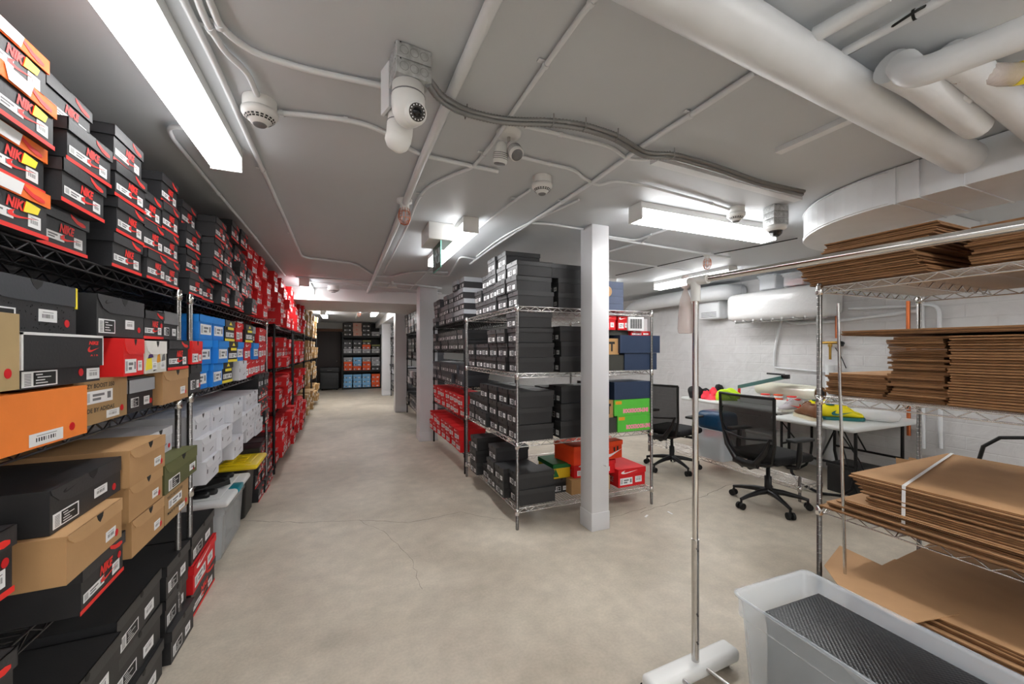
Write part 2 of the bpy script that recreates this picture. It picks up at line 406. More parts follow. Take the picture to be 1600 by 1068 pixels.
# ------------------------------------------------------------------ shoeboxes
KC = {}  # kind -> (body colour, lid colour, description)
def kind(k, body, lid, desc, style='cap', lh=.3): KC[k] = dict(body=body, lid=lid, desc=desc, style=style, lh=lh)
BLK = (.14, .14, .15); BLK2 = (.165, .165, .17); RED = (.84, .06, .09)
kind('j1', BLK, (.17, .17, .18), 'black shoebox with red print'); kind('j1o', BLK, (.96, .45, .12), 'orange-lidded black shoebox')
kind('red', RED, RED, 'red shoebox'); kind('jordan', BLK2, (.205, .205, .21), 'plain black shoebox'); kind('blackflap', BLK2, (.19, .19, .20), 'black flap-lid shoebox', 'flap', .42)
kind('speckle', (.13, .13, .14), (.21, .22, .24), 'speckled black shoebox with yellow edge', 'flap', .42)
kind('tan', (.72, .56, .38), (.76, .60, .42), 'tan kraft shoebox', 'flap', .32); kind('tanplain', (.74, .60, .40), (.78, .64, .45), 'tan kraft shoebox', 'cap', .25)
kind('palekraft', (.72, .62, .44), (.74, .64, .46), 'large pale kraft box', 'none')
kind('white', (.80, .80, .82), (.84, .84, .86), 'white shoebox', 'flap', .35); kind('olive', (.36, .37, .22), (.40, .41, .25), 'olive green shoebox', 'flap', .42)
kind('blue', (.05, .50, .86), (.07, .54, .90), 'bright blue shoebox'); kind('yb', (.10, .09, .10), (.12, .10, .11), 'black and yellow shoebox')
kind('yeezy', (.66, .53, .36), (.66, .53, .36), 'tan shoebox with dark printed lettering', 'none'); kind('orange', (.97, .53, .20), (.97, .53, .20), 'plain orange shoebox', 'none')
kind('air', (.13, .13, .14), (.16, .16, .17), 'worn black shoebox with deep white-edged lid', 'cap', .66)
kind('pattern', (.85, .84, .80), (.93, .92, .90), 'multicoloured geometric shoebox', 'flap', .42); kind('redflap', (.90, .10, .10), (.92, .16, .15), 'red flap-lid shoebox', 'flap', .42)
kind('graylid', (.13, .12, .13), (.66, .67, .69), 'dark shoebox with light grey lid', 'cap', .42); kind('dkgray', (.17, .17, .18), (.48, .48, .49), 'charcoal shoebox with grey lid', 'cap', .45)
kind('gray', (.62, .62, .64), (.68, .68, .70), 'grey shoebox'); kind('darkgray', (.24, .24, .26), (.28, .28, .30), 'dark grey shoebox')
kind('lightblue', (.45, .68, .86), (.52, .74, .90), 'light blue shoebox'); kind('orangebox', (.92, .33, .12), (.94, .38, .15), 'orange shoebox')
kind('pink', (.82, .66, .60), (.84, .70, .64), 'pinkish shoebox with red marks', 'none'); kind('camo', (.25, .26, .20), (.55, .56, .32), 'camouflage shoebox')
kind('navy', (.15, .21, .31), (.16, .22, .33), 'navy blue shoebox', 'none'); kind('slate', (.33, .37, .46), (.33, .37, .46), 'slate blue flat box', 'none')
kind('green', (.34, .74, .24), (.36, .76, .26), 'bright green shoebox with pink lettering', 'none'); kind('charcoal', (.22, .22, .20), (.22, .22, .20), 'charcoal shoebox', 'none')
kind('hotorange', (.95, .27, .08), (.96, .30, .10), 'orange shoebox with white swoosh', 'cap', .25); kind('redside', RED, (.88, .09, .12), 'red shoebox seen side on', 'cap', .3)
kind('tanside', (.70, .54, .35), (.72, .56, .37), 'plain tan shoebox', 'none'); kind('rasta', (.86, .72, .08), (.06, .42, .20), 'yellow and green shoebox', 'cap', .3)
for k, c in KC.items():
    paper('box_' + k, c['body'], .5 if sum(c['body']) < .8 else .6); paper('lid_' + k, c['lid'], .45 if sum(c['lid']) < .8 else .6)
CACHE = {}
def label_sheet(mb, fn, u0, v0, u1, v1, off, style='bar'):
    mb.prism([(u0, v0), (u1, v0), (u1, v1), (u0, v1)], fn, off, off + .0008, 'sticker_white')
    W = u1 - u0; Hh = v1 - v0; o = off + .0009
    def q(a, b, c, d, m='ink'): mb.add([fn(u0 + a * W, v0 + b * Hh, o), fn(u0 + c * W, v0 + b * Hh, o), fn(u0 + c * W, v0 + d * Hh, o), fn(u0 + a * W, v0 + d * Hh, o)], [(0, 1, 2, 3)], m)
    if style == 'bar':
        for i in range(9): q(.18 + i * .07, .3, .18 + i * .07 + random.uniform(.015, .045), .62)
        q(.2, .75, .8, .80, 'print_grey')
    elif style == 'long':
        for i in range(9): q(.04 + i * .02, .15, .05 + i * .02, .85, 'print_grey')
        q(.3, .55, .7, .75, 'print_grey'); q(.3, .22, .58, .42, 'print_grey'); q(.80, .25, .93, .8, 'print_grey')
    elif style == 'frame':
        q(.30, .08, .95, .92)
        for i in range(8): q(.06, .1 + i * .1, .24, .14 + i * .1)
        for i, (a, b) in enumerate([(.36, .7), (.36, .62), (.4, .8), (.36, .55)]):
            mb.add([fn(u0 + a * W, v0 + (.2 + i * .18) * Hh, o + .0004), fn(u0 + b * W, v0 + (.2 + i * .18) * Hh, o + .0004), fn(u0 + b * W, v0 + (.26 + i * .18) * Hh, o + .0004), fn(u0 + a * W, v0 + (.26 + i * .18) * Hh, o + .0004)], [(0, 1, 2, 3)], 'sticker_white')
def disc(mb, fn, u, v, r, off, m, n=18):
    mb.prism([(u + r * math.cos(2 * PI * i / n), v + r * math.sin(2 * PI * i / n)) for i in range(n)], fn, off, off + .0008, m)
def box_parts(k, W, D, Hh, dots):
    """parts of one box in local space: end face on +x at x=0, width along y centred, base z=0"""
    c = KC[k]; P = []; bm_, lm_ = 'box_' + k, 'lid_' + k
    def E(u, v, t): return (t, u - W / 2, v)                 # end face
    def Sd(u, v, t): return (-D + u, -W / 2 - t, v)            # long side that faces the viewer
    t = .002; lh = c['lh'] * Hh
    body = MB()
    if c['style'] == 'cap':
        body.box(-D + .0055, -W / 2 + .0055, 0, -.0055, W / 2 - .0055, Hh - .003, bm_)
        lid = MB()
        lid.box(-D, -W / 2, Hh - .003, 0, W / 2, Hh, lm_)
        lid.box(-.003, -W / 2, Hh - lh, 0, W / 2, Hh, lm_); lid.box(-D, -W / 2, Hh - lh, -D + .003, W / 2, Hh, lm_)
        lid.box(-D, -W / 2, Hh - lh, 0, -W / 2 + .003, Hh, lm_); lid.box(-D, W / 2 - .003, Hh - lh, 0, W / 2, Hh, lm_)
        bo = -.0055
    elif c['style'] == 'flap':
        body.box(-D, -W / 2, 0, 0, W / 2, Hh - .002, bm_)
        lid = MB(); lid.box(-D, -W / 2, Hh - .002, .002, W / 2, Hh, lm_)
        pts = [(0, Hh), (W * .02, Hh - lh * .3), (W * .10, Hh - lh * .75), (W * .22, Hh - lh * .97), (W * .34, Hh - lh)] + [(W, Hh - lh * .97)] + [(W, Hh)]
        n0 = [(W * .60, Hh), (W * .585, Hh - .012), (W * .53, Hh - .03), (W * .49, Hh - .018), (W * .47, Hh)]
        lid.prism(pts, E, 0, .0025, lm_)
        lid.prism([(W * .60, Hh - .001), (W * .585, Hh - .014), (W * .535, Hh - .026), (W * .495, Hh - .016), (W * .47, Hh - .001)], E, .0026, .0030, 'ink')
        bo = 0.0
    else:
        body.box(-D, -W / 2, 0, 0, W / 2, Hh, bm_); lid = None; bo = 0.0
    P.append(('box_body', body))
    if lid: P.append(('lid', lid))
    b = bo + .0004; l = .0006
    def sticker(u0, v0, u1, v1, off=None, st='bar', nm='sticker'):
        m = MB(); label_sheet(m, E, u0 * W, v0 * Hh, u1 * W, v1 * Hh, b if off is None else off, st); P.append((nm, m))
    def dot(u, v, r=.011):
        m = MB(); disc(m, E, u * W, v * Hh, r, b, 'dot_red'); P.append(('dot_sticker', m))
    if k in ('j1', 'j1o'):
        m = MB(); m.prism([(0, 0), (W, 0), (W, Hh * .09), (0, Hh * .09)], E, b, b + .0008, 'print_red')
        put_text(m, 'NIKE', E, W * .40, Hh * .42, W * .68, Hh * .64, b + .001, 'print_red', .25, .05)
        m.add([E(W * (.42 + x * .42), Hh * (.24 + y * .17), b + .0010) for x, y in SW2], [tuple(range(len(SW2)))], 'print_red')
        P.append(('printed_logo', m))
        sticker(.06, .20, .50, .38, st='long', nm='size_label'); sticker(.70, .16, .88, .42)
        m = MB(); m.prism([(W * (.58 + x * .32), Hh * (.74 + y * .22)) for x, y in [(0, 1), (.05, .6), (.4, .15), (.75, .0), (1, .1), (1, .35), (.8, .5), (.5, .55)]], E, l, l + .0006, 'print_red'); P.append(('lid_print', m))
        if k == 'j1o':
            m = MB(); m.prism([(W * .62, Hh * .42), (W * .82, Hh * .46), (W * .86, Hh * .62), (W * .66, Hh * .66)], E, b + .002, b + .003, 'print_yellow'); P.append(('yellow_sticker', m))
            m = MB(); m.prism([(W * .25, Hh * .72), (W * .55, Hh * .72), (W * .6, Hh * .98), (W * .2, Hh * .98)], E, l + .001, l + .0016, 'sticker_white'); P.append(('lid_print', m))
    elif k in ('red', 'redside'):
        sticker(.08, .12, .52, .50, st='long', nm='size_label'); sticker(.62, .18, .86, .52)
        m = MB(); m.prism([(W * (.1 + x * .6), Hh * (.74 + y * .2)) for x, y in SW2], E, l, l + .0006, 'sticker_white')
        put_text(m, 'NIKE', Sd, D * .45, Hh * .20, D * .80, Hh * .50, b + .002, 'silver_print', .25)
        P.append(('printed_logo', m))
    elif k in ('jordan',):
        sticker(.10, .12, .46, .44, st='frame', nm='size_label'); sticker(.60, .14, .82, .42)
        m = MB(); disc(m, E, W * .5, Hh * .93, .012, l, 'ink'); P.append(('thumb_hole', m))
    elif k in ('blackflap', 'speckle'):
        sticker(.03, .08, .34, .42, st='frame', nm='size_label'); sticker(.56, .22, .76, .46)
        if k == 'speckle':
            m = MB(); m.box(-.002, W / 2 - .006, Hh * .55, .0034, W / 2 + .001, Hh, 'print_yellow'); P.append(('yellow_edge', m))
            m = MB()
            for i in range(70): disc(m, E, random.uniform(.03, .97) * W, random.uniform(.05, .55) * Hh, random.uniform(.001, .003), .0003, 'ink', 6)
            P.append(('speckle_print', m))
        else:
            m = MB(); m.prism([(W * (.14 + x * .16), Hh * (.80 + y * .10)) for x, y in SW2], E, .0027, .0032, 'ink'); P.append(('printed_logo', m))
    elif k == 'tan': sticker(.66, .18, .86, .42)
    elif k == 'tanplain': sticker(.12, .15, .5, .5, st='long'); sticker(.6, .2, .85, .5)
    elif k == 'palekraft': sticker(.50, .08, .78, .30)
    elif k == 'white':
        m = MB(); m.prism([(W * .08, Hh * .44), (W * .1, Hh * .62), (W * .14, Hh * .6), (W * .13, Hh * .42)], E, b, b + .0006, 'ink')
        m.prism([(W * .55, Hh * .22), (W * .78, Hh * .32), (W * .78, Hh * .36), (W * .55, Hh * .26)], E, b, b + .0006, 'print_grey'); P.append(('printed_mark', m))
    elif k == 'olive': sticker(.10, .04, .42, .42, st='frame', nm='size_label'); sticker(.74, .18, .94, .42)
    elif k == 'blue': sticker(.12, .2, .88, .62, st='long', nm='size_label')
    elif k == 'yb':
        m = MB(); m.prism([(W * .2, Hh * .55), (W * .8, Hh * .55), (W * .8, Hh * .68), (W * .2, Hh * .68)], E, b + .0055, b + .0065, 'print_yellow'); m.prism([(0, 0), (W, 0), (W, Hh * .12), (0, Hh * .12)], E, b, b + .0006, 'print_yellow')
        m.prism([(W * .35, Hh * .78), (W * .65, Hh * .78), (W * .5, Hh * .95)], E, l, l + .0006, 'print_yellow'); P.append(('printed_mark', m)); sticker(.1, .2, .9, .42, st='long', nm='size_label')
    elif k == 'yeezy':
        m = MB(); put_text(m, 'YEEZY BOOST 350', E, W * .08, Hh * .80, W * .72, Hh * .90, b, 'ink'); put_text(m, 'MADE BY ADIDAS', E, W * .10, Hh * .26, W * .72, Hh * .36, b, 'ink')
        P.append(('printed_lettering', m)); sticker(.14, .46, .68, .74, st='long', nm='size_label'); sticker(.56, .06, .82, .24)
    elif k == 'orange': sticker(.40, .04, .72, .26)
    elif k == 'air':
        m = MB(); put_text(m, 'NIKE', E, W * .78, Hh * .80, W * .92, Hh * .88, l, 'print_red', .3, .05)
        m.add([E(W * (.76 + x * .18), Hh * (.64 + y * .14), l) for x, y in SW2], [tuple(range(len(SW2)))], 'print_red'); put_text(m, 'A I R', E, W * .80, Hh * .55, W * .92, Hh * .59, l, 'print_red')
        P.append(('printed_logo', m))
        m = MB(); m.box(-.004, -W / 2 - .0006, Hh - .006, .0008, W / 2 + .0006, Hh + .0008, 'sticker_white')
        m.box(-.004, -W / 2 - .0006, Hh * .34, .0008, -W / 2 + .006, Hh, 'sticker_white'); m.box(-.004, W / 2 - .003, Hh * .34, .0008, W / 2 + .0006, Hh, 'sticker_white'); P.append(('worn_edge', m))
        sticker(.03, .03, .40, .31, st='frame', nm='size_label'); sticker(.78, .05, .97, .29)
    elif k == 'pattern':
        m = MB()
        for u0, v0, u1, v1, c2 in [(0, .1, .3, .5, 'print_yellow'), (.1, .45, .35, .62, 'paint_purple'), (.5, .30, .7, .6, 'paint_ochre'), (.35, .05, .5, .3, 'ink'), (.75, .35, .95, .6, 'print_grey')]:
            m.prism([(W * u0, Hh * v0), (W * u1, Hh * (v0 + .04)), (W * (u1 - .04), Hh * v1), (W * (u0 + .05), Hh * (v1 - .05))], E, b, b + .0006, c2)
        P.append(('printed_pattern', m)); sticker(.3, .10, .52, .34); sticker(.70, .10, .92, .34)
    elif k == 'redflap': sticker(.06, .08, .6, .45, st='long', nm='size_label'); sticker(.68, .12, .9, .40)
    elif k in ('graylid', 'dkgray', 'darkgray', 'gray', 'lightblue', 'orangebox', 'camo'):
        sticker(.12, .14, .40, .42, st='frame'); sticker(.60, .14, .82, .40)
    elif k == 'pink':
        m = MB(); m.prism([(W * (.35 + x * .3), Hh * (.3 + y * .35)) for x, y in SW2], E, b, b + .0006, 'print_red'); P.append(('printed_logo', m))
    elif k == 'green':
        m = MB(); put_text(m, 'BOOKROOS-LINE', E, W * .24, Hh * .14, W * .96, Hh * .42, b, 'paint_pink', 0, .08); m.prism([(W * .03, Hh * .72), (W * .2, Hh * .72), (W * .2, Hh * .92), (W * .03, Hh * .92)], E, b, b + .0006, 'paint_ochre'); P.append(('printed_lettering', m))
    elif k == 'hotorange':
        m = MB(); m.prism([(W * (.62 + x * .36), Hh * (.14 + y * .52)) for x, y in SW2], E, b + .0062, b + .0068, 'sticker_white')
        m.prism([(W * .80, Hh * .42), (W * .83, Hh * .42), (W * .83, Hh * .66), (W * .80, Hh * .66)], E, b + .007, b + .0076, 'ink'); m.prism([(W * .87, Hh * .46), (W * .90, Hh * .46), (W * .90, Hh * .70), (W * .87, Hh * .70)], E, b + .007, b + .0076, 'ink'); P.append(('printed_logo', m))
    elif k == 'slate': pass
    elif k == 'rasta':
        m = MB(); m.prism([(W * .05, Hh * .1), (W * .35, Hh * .1), (W * .15, Hh * .7)], E, b, b + .0006, 'lid_rasta'); P.append(('printed_mark', m))
    if k == 'tanside':
        m = MB(); put_text(m, 'T', E, W * .66, Hh * .2, W * .86, Hh * .8, b, 'ink', 0, .05); P.append(('printed_letter', m))
    if dots: dot(.88 if k not in ('palekraft', 'orange', 'air') else {'palekraft': .88, 'orange': .82, 'air': .70}[k], .22 if k != 'j1' else .5)
    return P
paper('paint_purple', (.28, .16, .42)); paper('paint_ochre', (.88, .60, .15)); paper('paint_pink', (.95, .55, .66))
USED = set()
SPECS = []
def shoebox(*a, **kw): SPECS.append((a, kw))
def put_shoebox(k, x, y, z, W, D, Hh, rz, lab, group, detail=True, dots=False):
    key = (k, round(W, 3), round(D, 3), round(Hh, 3), detail, dots)
    if key not in CACHE:
        parts = box_parts(k, W, D, Hh, dots)
        if detail: CACHE[key] = [(n, p.mesh(n)) for n, p in parts]
        else:
            a = MB()
            for n, p in parts:
                o = len(a.v); a.v += p.v
                for f, mi, s in zip(p.f, p.m, p.s): a.f.append([i + o for i in f]); a.m.append(a.mi(p.mats[mi])); a.s.append(s)
            CACHE[key] = a.mesh('shoebox')
    pre = CACHE[key]
    if lab in USED: print('DUPLABEL', lab)
    USED.add(lab)
    if detail:
        t = thing('shoebox', lab, 'shoebox', (x, y, z), rz, group)
        for n, me in pre: link(n, me, t)
        return t
    o = link('shoebox', pre, None, (x, y, z), rz); tag(o, lab, 'shoebox', group); return o
ORD = ['first', 'second', 'third', 'fourth', 'fifth', 'sixth', 'seventh', 'eighth', 'ninth', 'tenth', 'eleventh', 'twelfth', 'thirteenth', 'fourteenth', 'fifteenth', 'sixteenth', 'seventeenth', 'eighteenth', 'nineteenth', 'twentieth', 'twenty-first', 'twenty-second', 'twenty-third', 'twenty-fourth']
def lvl(i, n):
    if n == 1: return 'alone'
    if i == n - 1: return 'topmost'
    if i == 0: return 'lowest'
    return ORD[i] + ' up'
def stack(kinds, x, y, z, W, Hh, rz, where, idx, group, D=.33, detail=True, jx=.012, jy=.008, dots=False, lean=0.0):
    """boxes bottom to top, faces at x"""
    for i, k in enumerate(kinds):
        a = rz + random.uniform(-.025, .025)
        sx = random.uniform(-jx, jx)
        dx = math.cos(rz) * sx; dy = math.sin(rz) * sx
        j = random.uniform(-jy, jy)
        lab = '%s, %s in %s stack %s' % (KC[k]['desc'], lvl(i, len(kinds)), ORD[idx], where)
        shoebox(k, x + dx - math.sin(rz) * j, y + dy + math.cos(rz) * j + lean * i, z + i * (Hh + .0012), W, D, Hh, a, lab, group, detail, dots)
# --- nearest left rack, top: stacks of black boxes with red print
G1 = 'shoeboxes atop the nearest left rack'; W1 = 'atop nearest left rack'
T0 = 1.742
stack(['j1o'] * 4, -.735, 1.355, T0, .235, .122, 0, W1, 0, G1, jy=.004, lean=.004)
stack(['j1'] * 4, -.745, 1.605, T0, .225, .121, 0, W1, 1, G1, lean=.012, jx=.03)
stack(['j1'] * 4, -.75, 1.945, T0, .225, .124, 0, W1, 2, G1)
stack(['j1'] * 3, -.755, 2.172, T0, .195, .122, 0, W1, 3, G1)
stack(['j1'] * 4, -.755, 2.365, T0, .185, .127, 0, W1, 4, G1)
# --- nearest left rack, explicit boxes of middle and lower shelves: kind, face x, y0, y1, z0, z1, tilt, label, dots
NB = [
 ('orange', -.70, 1.18, 1.545, 1.207, 1.345, -.03, 'plain orange shoebox at the frame edge on the middle left shelf', True),
 ('yeezy', -.75, 1.60, 1.915, 1.207, 1.352, 0, 'tan shoebox with printed lettering beside the plain orange box', True),
 ('graylid', -.75, 1.93, 2.15, 1.207, 1.335, 0, 'black shoebox between lettered tan box and tan flap box', True),
 ('tan', -.735, 2.17, 2.50, 1.207, 1.352, .03, 'tan flap-lid shoebox at the far end of middle left shelf', True),
 ('air', -.70, 1.30, 1.64, 1.353, 1.490, .0, 'worn black shoebox with white edges lying above orange box', True),
 ('palekraft', -.665, .93, 1.245, 1.360, 1.528, .05, 'large pale kraft box cut off by the left frame edge', True),
 ('redflap', -.72, 1.815, 1.965, 1.353, 1.488, 0, 'bright red shoebox above the lettered tan shoebox', False),
 ('pattern', -.72, 1.98, 2.175, 1.353, 1.483, 0, 'multicoloured geometric shoebox beside the bright red one', False),
 ('j1', -.72, 2.205, 2.455, 1.355, 1.492, 0, 'black red-lettered shoebox above the tan flap-lid box', False),
 ('redflap', -.725, 2.50, 2.66, 1.372, 1.492, 0, 'small red flap shoebox bridging the first two left racks', False),
 ('jordan', -.73, 2.505, 2.675, 1.222, 1.370, 0, 'black shoebox under the small red flap shoebox', True),
 ('speckle', -.75, 1.25, 1.612, 1.493, 1.632, 0, 'speckled black shoebox with yellow-edged lid under the top shelf', True),
 ('blackflap', -.75, 1.72, 2.045, 1.493, 1.632, 0, 'black flap-lid shoebox under the top shelf right of speckled box', True),
 ('j1', -.75, 2.06, 2.25, 1.493, 1.612, 0, 'black red-lettered shoebox right of the black flap-lid box', True),
 ('dkgray', -.76, 2.265, 2.455, 1.495, 1.625, 0, 'charcoal grey-lidded shoebox beside the first rack post', False),
 ('j1', -.68, 1.48, 1.74, .707, .840, .04, 'big black red-lettered shoebox lowest on the nearest lower shelf', True),
 ('tan', -.667, 1.385, 1.68, .842, .968, .03, 'tan flap-lid shoebox between two black ones on lower shelf', True),
 ('blackflap', -.705, 1.40, 1.765, .970, 1.085, .02, 'black flap-lid shoebox topping the nearest lower-shelf stack', True),
 ('tan', -.70, 1.82, 2.09, .707, .838, 0, 'tan shoebox lowest in the all-tan stack', True),
 ('tan', -.70, 1.80, 2.075, .840, .966, 0, 'tan shoebox in the middle of the all-tan stack', True),
 ('tan', -.69, 1.78, 2.07, .968, 1.098, 0, 'tan shoebox on top of the all-tan stack', True),
 ('yeezy', -.70, 2.10, 2.37, .707, .832, 0, 'tan lettered shoebox beneath the olive green box', True),
 ('olive', -.70, 2.10, 2.485, .834, .962, 0, 'olive green flap-lid shoebox', True),
 ('white', -.78, 2.14, 2.42, .964, 1.080, 0, 'white shoebox resting on the olive green one', True),
]
for k, x, y0, y1, z0, z1, a, lb, dt in NB:
    if lb == 'olive green flap-lid shoebox': lb = 'olive green flap-lid shoebox on the nearest lower shelf'
    shoebox(k, x, (y0 + y1) / 2, z0, y1 - y0, .34, z1 - z0, a, lb, 'mixed shoeboxes on the nearest left rack', True, dt)
# stack standing on the floor at the near end of the rack
z = 0.002
for i, h in enumerate((.155, .15, .155, .15, .15, .125, .155)):
    shoebox('j1' if i in (6, 3, 4) else 'jordan', -.70 - (.03 if i in (5, 3) else .0), 1.175, z, .225, .33, h, random.uniform(-.02, .02), '%s, %s in floor stack at the near left frame edge' % ('black shoebox with red stripe' if i in (6, 3, 4) else 'black shoebox', lvl(i, 7)), 'floor stack at the near left edge', True, i == 6)
    z += h + .001
# big black boxes on the floor under the first rack
GF = 'large black shoeboxes on the floor under the left rack'
for i, (y0, y1, ks, h) in enumerate([(1.42, 1.83, ['jordan'] * 3, .150), (1.85, 2.25, ['jordan'] * 3, .158), (2.27, 2.56, ['jordan'] * 3, .152), (2.58, 3.02, ['j1', 'redside', 'jordan'], .150)]):
    stack(ks, -.745, (y0 + y1) / 2, .001, y1 - y0 - .01, h, 0, 'on the floor under nearest rack', i, GF, D=.40, jx=.02)

# --- second left rack
G2 = 'shoeboxes on the second left rack'
W2 = 'atop second left rack'
ys = 2.70; idx = 0
tops = [('j1', 4), ('j1', 4), ('j1', 4), ('j1', 5), ('j1', 5), ('j1', 4), ('red', 5), ('red', 5), ('red', 5)]
for k, n in tops:
    stack([k] * n, -.745, ys, T0, .212, .122, 0, W2, idx, G2, jx=.045, jy=.014); ys += .243; idx += 1
mid = [['blue', 'blue', 'blue'], ['blue', 'blue', 'blue'], ['yb', 'yb', 'yb'], ['white', 'blue', 'red'], ['red', 'red', 'yb'], ['red', 'blue', 'graylid'], ['red', 'red', 'red'], ['red', 'red', 'red']]
ys = 2.81
for i, ks in enumerate(mid):
    stack(ks, -.74 + (.0 if i else -.02), ys, 1.218, .235, .142, 0, "on second left rack's middle shelf", i, G2, jx=.02); ys += .255
ys = 2.74
for i, n in enumerate([3, 3, 3, 3, 3, 3]):
    stack(['white'] * n, -.715, ys, .718, .255, .122, 0, "on second left rack's lower shelf", i, 'white shoeboxes on the second left rack', jx=.035, jy=.004, D=.34)
    shoebox('white', -1.10, ys, .718 + .246, .255, .24, .122, 0, 'white shoebox in the rear row behind %s white stack' % ORD[i], 'white shoeboxes in the rear row', True)
    ys += .262
for i, yy in enumerate((4.42, 4.68)):
    stack(['j1', 'j1', 'j1', 'jordan'], -.74, yy, .718, .235, .122, 0, 'beside the white shoeboxes', i, G2)
for i, yy in enumerate((4.50, 4.78, 5.06)):
    stack(['j1'] * 4, -.76, yy, .001, .25, .128, 0, 'on the floor beside yellow lid', i, 'black shoeboxes on the floor before the black post', jx=.02)
# --- red racks
RN = ['third left rack', 'fourth left rack', 'fifth left rack', 'sixth left rack']
SN_ = ['atop ', 'on upper shelf of ', 'on middle shelf of ', 'on bottom shelf of ']
for r, (a, b, _) in enumerate(LR):
    kk = 'red' if r < 2 else 'tanplain'
    pw = .245 if r < 2 else .29
    n = int((b - a - .04) / pw)
    for s, z in enumerate((1.742, 1.222, .722, .122)):
        for i in range(n):
            hgt = .122 if r < 2 else .135
            cnt = {0: 5 if r < 2 else 4, 1: 3, 2: 3, 3: 4 if r < 2 else 3}[s] - (1 if random.random() < .25 else 0)
            if r == 0 and s == 3 and i == 0: cnt = 4
            stack([kk] * cnt, -.745 + (.04 if s == 3 else 0) + random.uniform(-.015, .015), a + .13 + i * pw, z, pw - .015, hgt, 0, SN_[s] + RN[r], i,
                  ('red shoeboxes on the ' if r < 2 else 'tan shoeboxes on the ') + RN[r], detail=(r == 0), jx=.05, jy=.012)
# --- big chrome rack: aisle-facing black boxes (faces toward -x)
GC = 'black shoeboxes on the chrome rack'
def cstacks(z, h, lst, where, xf=1.275, y0=3.04, W=.215, pitch=.228, D=.33):
    y = y0
    for i, (n, dx) in enumerate(lst):
        if n: stack(['jordan'] * n, xf + dx, y, z, W, h, PI, where, i, GC, D=D, jx=.012, jy=.006)
        y += pitch
cstacks(1.802, .122, [(3, 0), (4, -.01), (4, -.01), (3, .01), (2, 0)], 'atop aisle side of chrome rack')
cstacks(1.257, .122, [(4, 0), (3, -.01), (3, -.01), (2, .0), (2, 0), (2, 0)], 'on aisle-side upper shelf of chrome rack')
cstacks(.697, .135, [(3, 0), (3, .0), (3, .0), (3, -.02), (2, 0), (2, 0)], 'on aisle-side middle shelf of chrome rack')
cstacks(.167, .125, [(0, 0), (2, -.02), (3, -.02), (1, 0), (3, -.06), (2, 0)], 'on aisle-side bottom shelf of chrome rack')
stack(['jordan', 'jordan'], 1.30, 3.05, .167, .20, .130, PI, 'at the front corner of chrome bottom shelf', 0, GC, D=.34)
# inner row whose long sides face the camera
def inner(ns, z, h, where, x=1.655, y=3.03):
    stack(['jordan'] * ns, x, y, z, .215, h, PI, where, 0, GC, D=.33, jx=.01)
inner(2, 1.802, .122, 'in the inner row atop chrome rack')
stack(['jordan'], 1.60, 3.04, 1.802 + .247, .21, .118, PI, 'bridging the two rows atop chrome rack', 0, GC)
inner(3, 1.257, .128, 'in the inner row of chrome upper shelf', 1.67)
inner(3, .697, .145, 'in the inner row of chrome middle shelf', 1.67)
for i, (z, n, h) in enumerate(((1.257, 3, .122), (.697, 3, .135), (1.802, 2, .122))):
    stack(['jordan'] * n, 1.665, 3.30, z, .215, h, PI, 'of second inner row, chrome %s shelf' % ['upper', 'middle', 'top'][i], 0, GC)
# right half of the chrome rack: end-on and side-on boxes facing the camera (-y)
def fbox(k, px0, px1, y, z0, z1, lab, D=.3, rz=0.0, dots=False, detail=True):
    a = ony(px0, 545, y).x; b = ony(px1, 545, y).x
    return shoebox(k, (a + b) / 2, y, z0, b - a, D, z1 - z0, -PI / 2 + rz, lab, 'assorted boxes on the right half of the chrome rack', detail, dots)
yf = 2.93
for i in range(4): fbox('slate', 930, 974, 3.02, 1.803 + i * .068, 1.803 + i * .068 + .066, 'slate blue flat box atop the chrome rack, %s of four' % lvl(i, 4), .32)
fbox('navy', 976, 1026, yf, 1.257, 1.412, 'lower navy box overhanging the chrome rack post'); fbox('navy', 969, 1031, yf - .01, 1.414, 1.575, 'upper navy box overhanging the chrome rack post')
fbox('charcoal', 905, 974.5, yf + .01, 1.257, 1.398, 'charcoal box left of the lower navy box'); fbox('tanside', 920, 967, yf + .02, 1.400, 1.545, 'tan box left of the upper navy box')
fbox('charcoal', 915, 984, yf + .06, 1.577, 1.622, 'thin dark grey box under the red ones by grille box')
fbox('red', 940, 963, yf + .03, 1.624, 1.752, 'left red shoebox beneath the top chrome shelf'); fbox('red', 965.5, 984, yf + .03, 1.624, 1.752, 'right red shoebox beneath the top chrome shelf')
fbox('redside', 985.5, 1018, yf + .02, 1.577, 1.618, 'flat red box under the white grille-printed box')
fbox('navy', 960, 1016, yf, .993, 1.150, 'navy box resting on the green shoeboxes'); fbox('green', 960, 1015, yf + .0, .847, .990, 'upper green shoebox with pink lettering'); fbox('green', 965, 1019, yf, .699, .845, 'lower green shoebox with pink lettering')
fbox('tanside', 930, 958.5, yf + .02, .835, .990, 'tan box with letter T left of green ones'); fbox('charcoal', 925, 963.5, yf + .01, .699, .833, 'charcoal box left of the lower green shoebox')
fbox('charcoal', 930, 952, yf + .03, .993, 1.150, 'dark grey box left of the resting navy box')
fbox('hotorange', 893, 977, yf + .10, .425, .590, 'orange shoebox with white swoosh on the bottom chrome shelf', .30, .12); fbox('redside', 897, 962, yf + .11, .298, .423, 'dark red box beneath the orange swoosh one')
fbox('tanside', 893, 953, yf + .08, .168, .296, 'tan box beneath the orange and dark red ones'); fbox('redside', 966, 1009, yf + .06, .168, .335, 'red box at the right end of the bottom chrome shelf', .40)
fbox('rasta', 864, 892, yf + .16, .30, .43, 'yellow and green shoebox beside the orange swoosh box'); fbox('jordan', 865, 890, yf + .17, .168, .298, 'black shoebox beneath the yellow and green one')
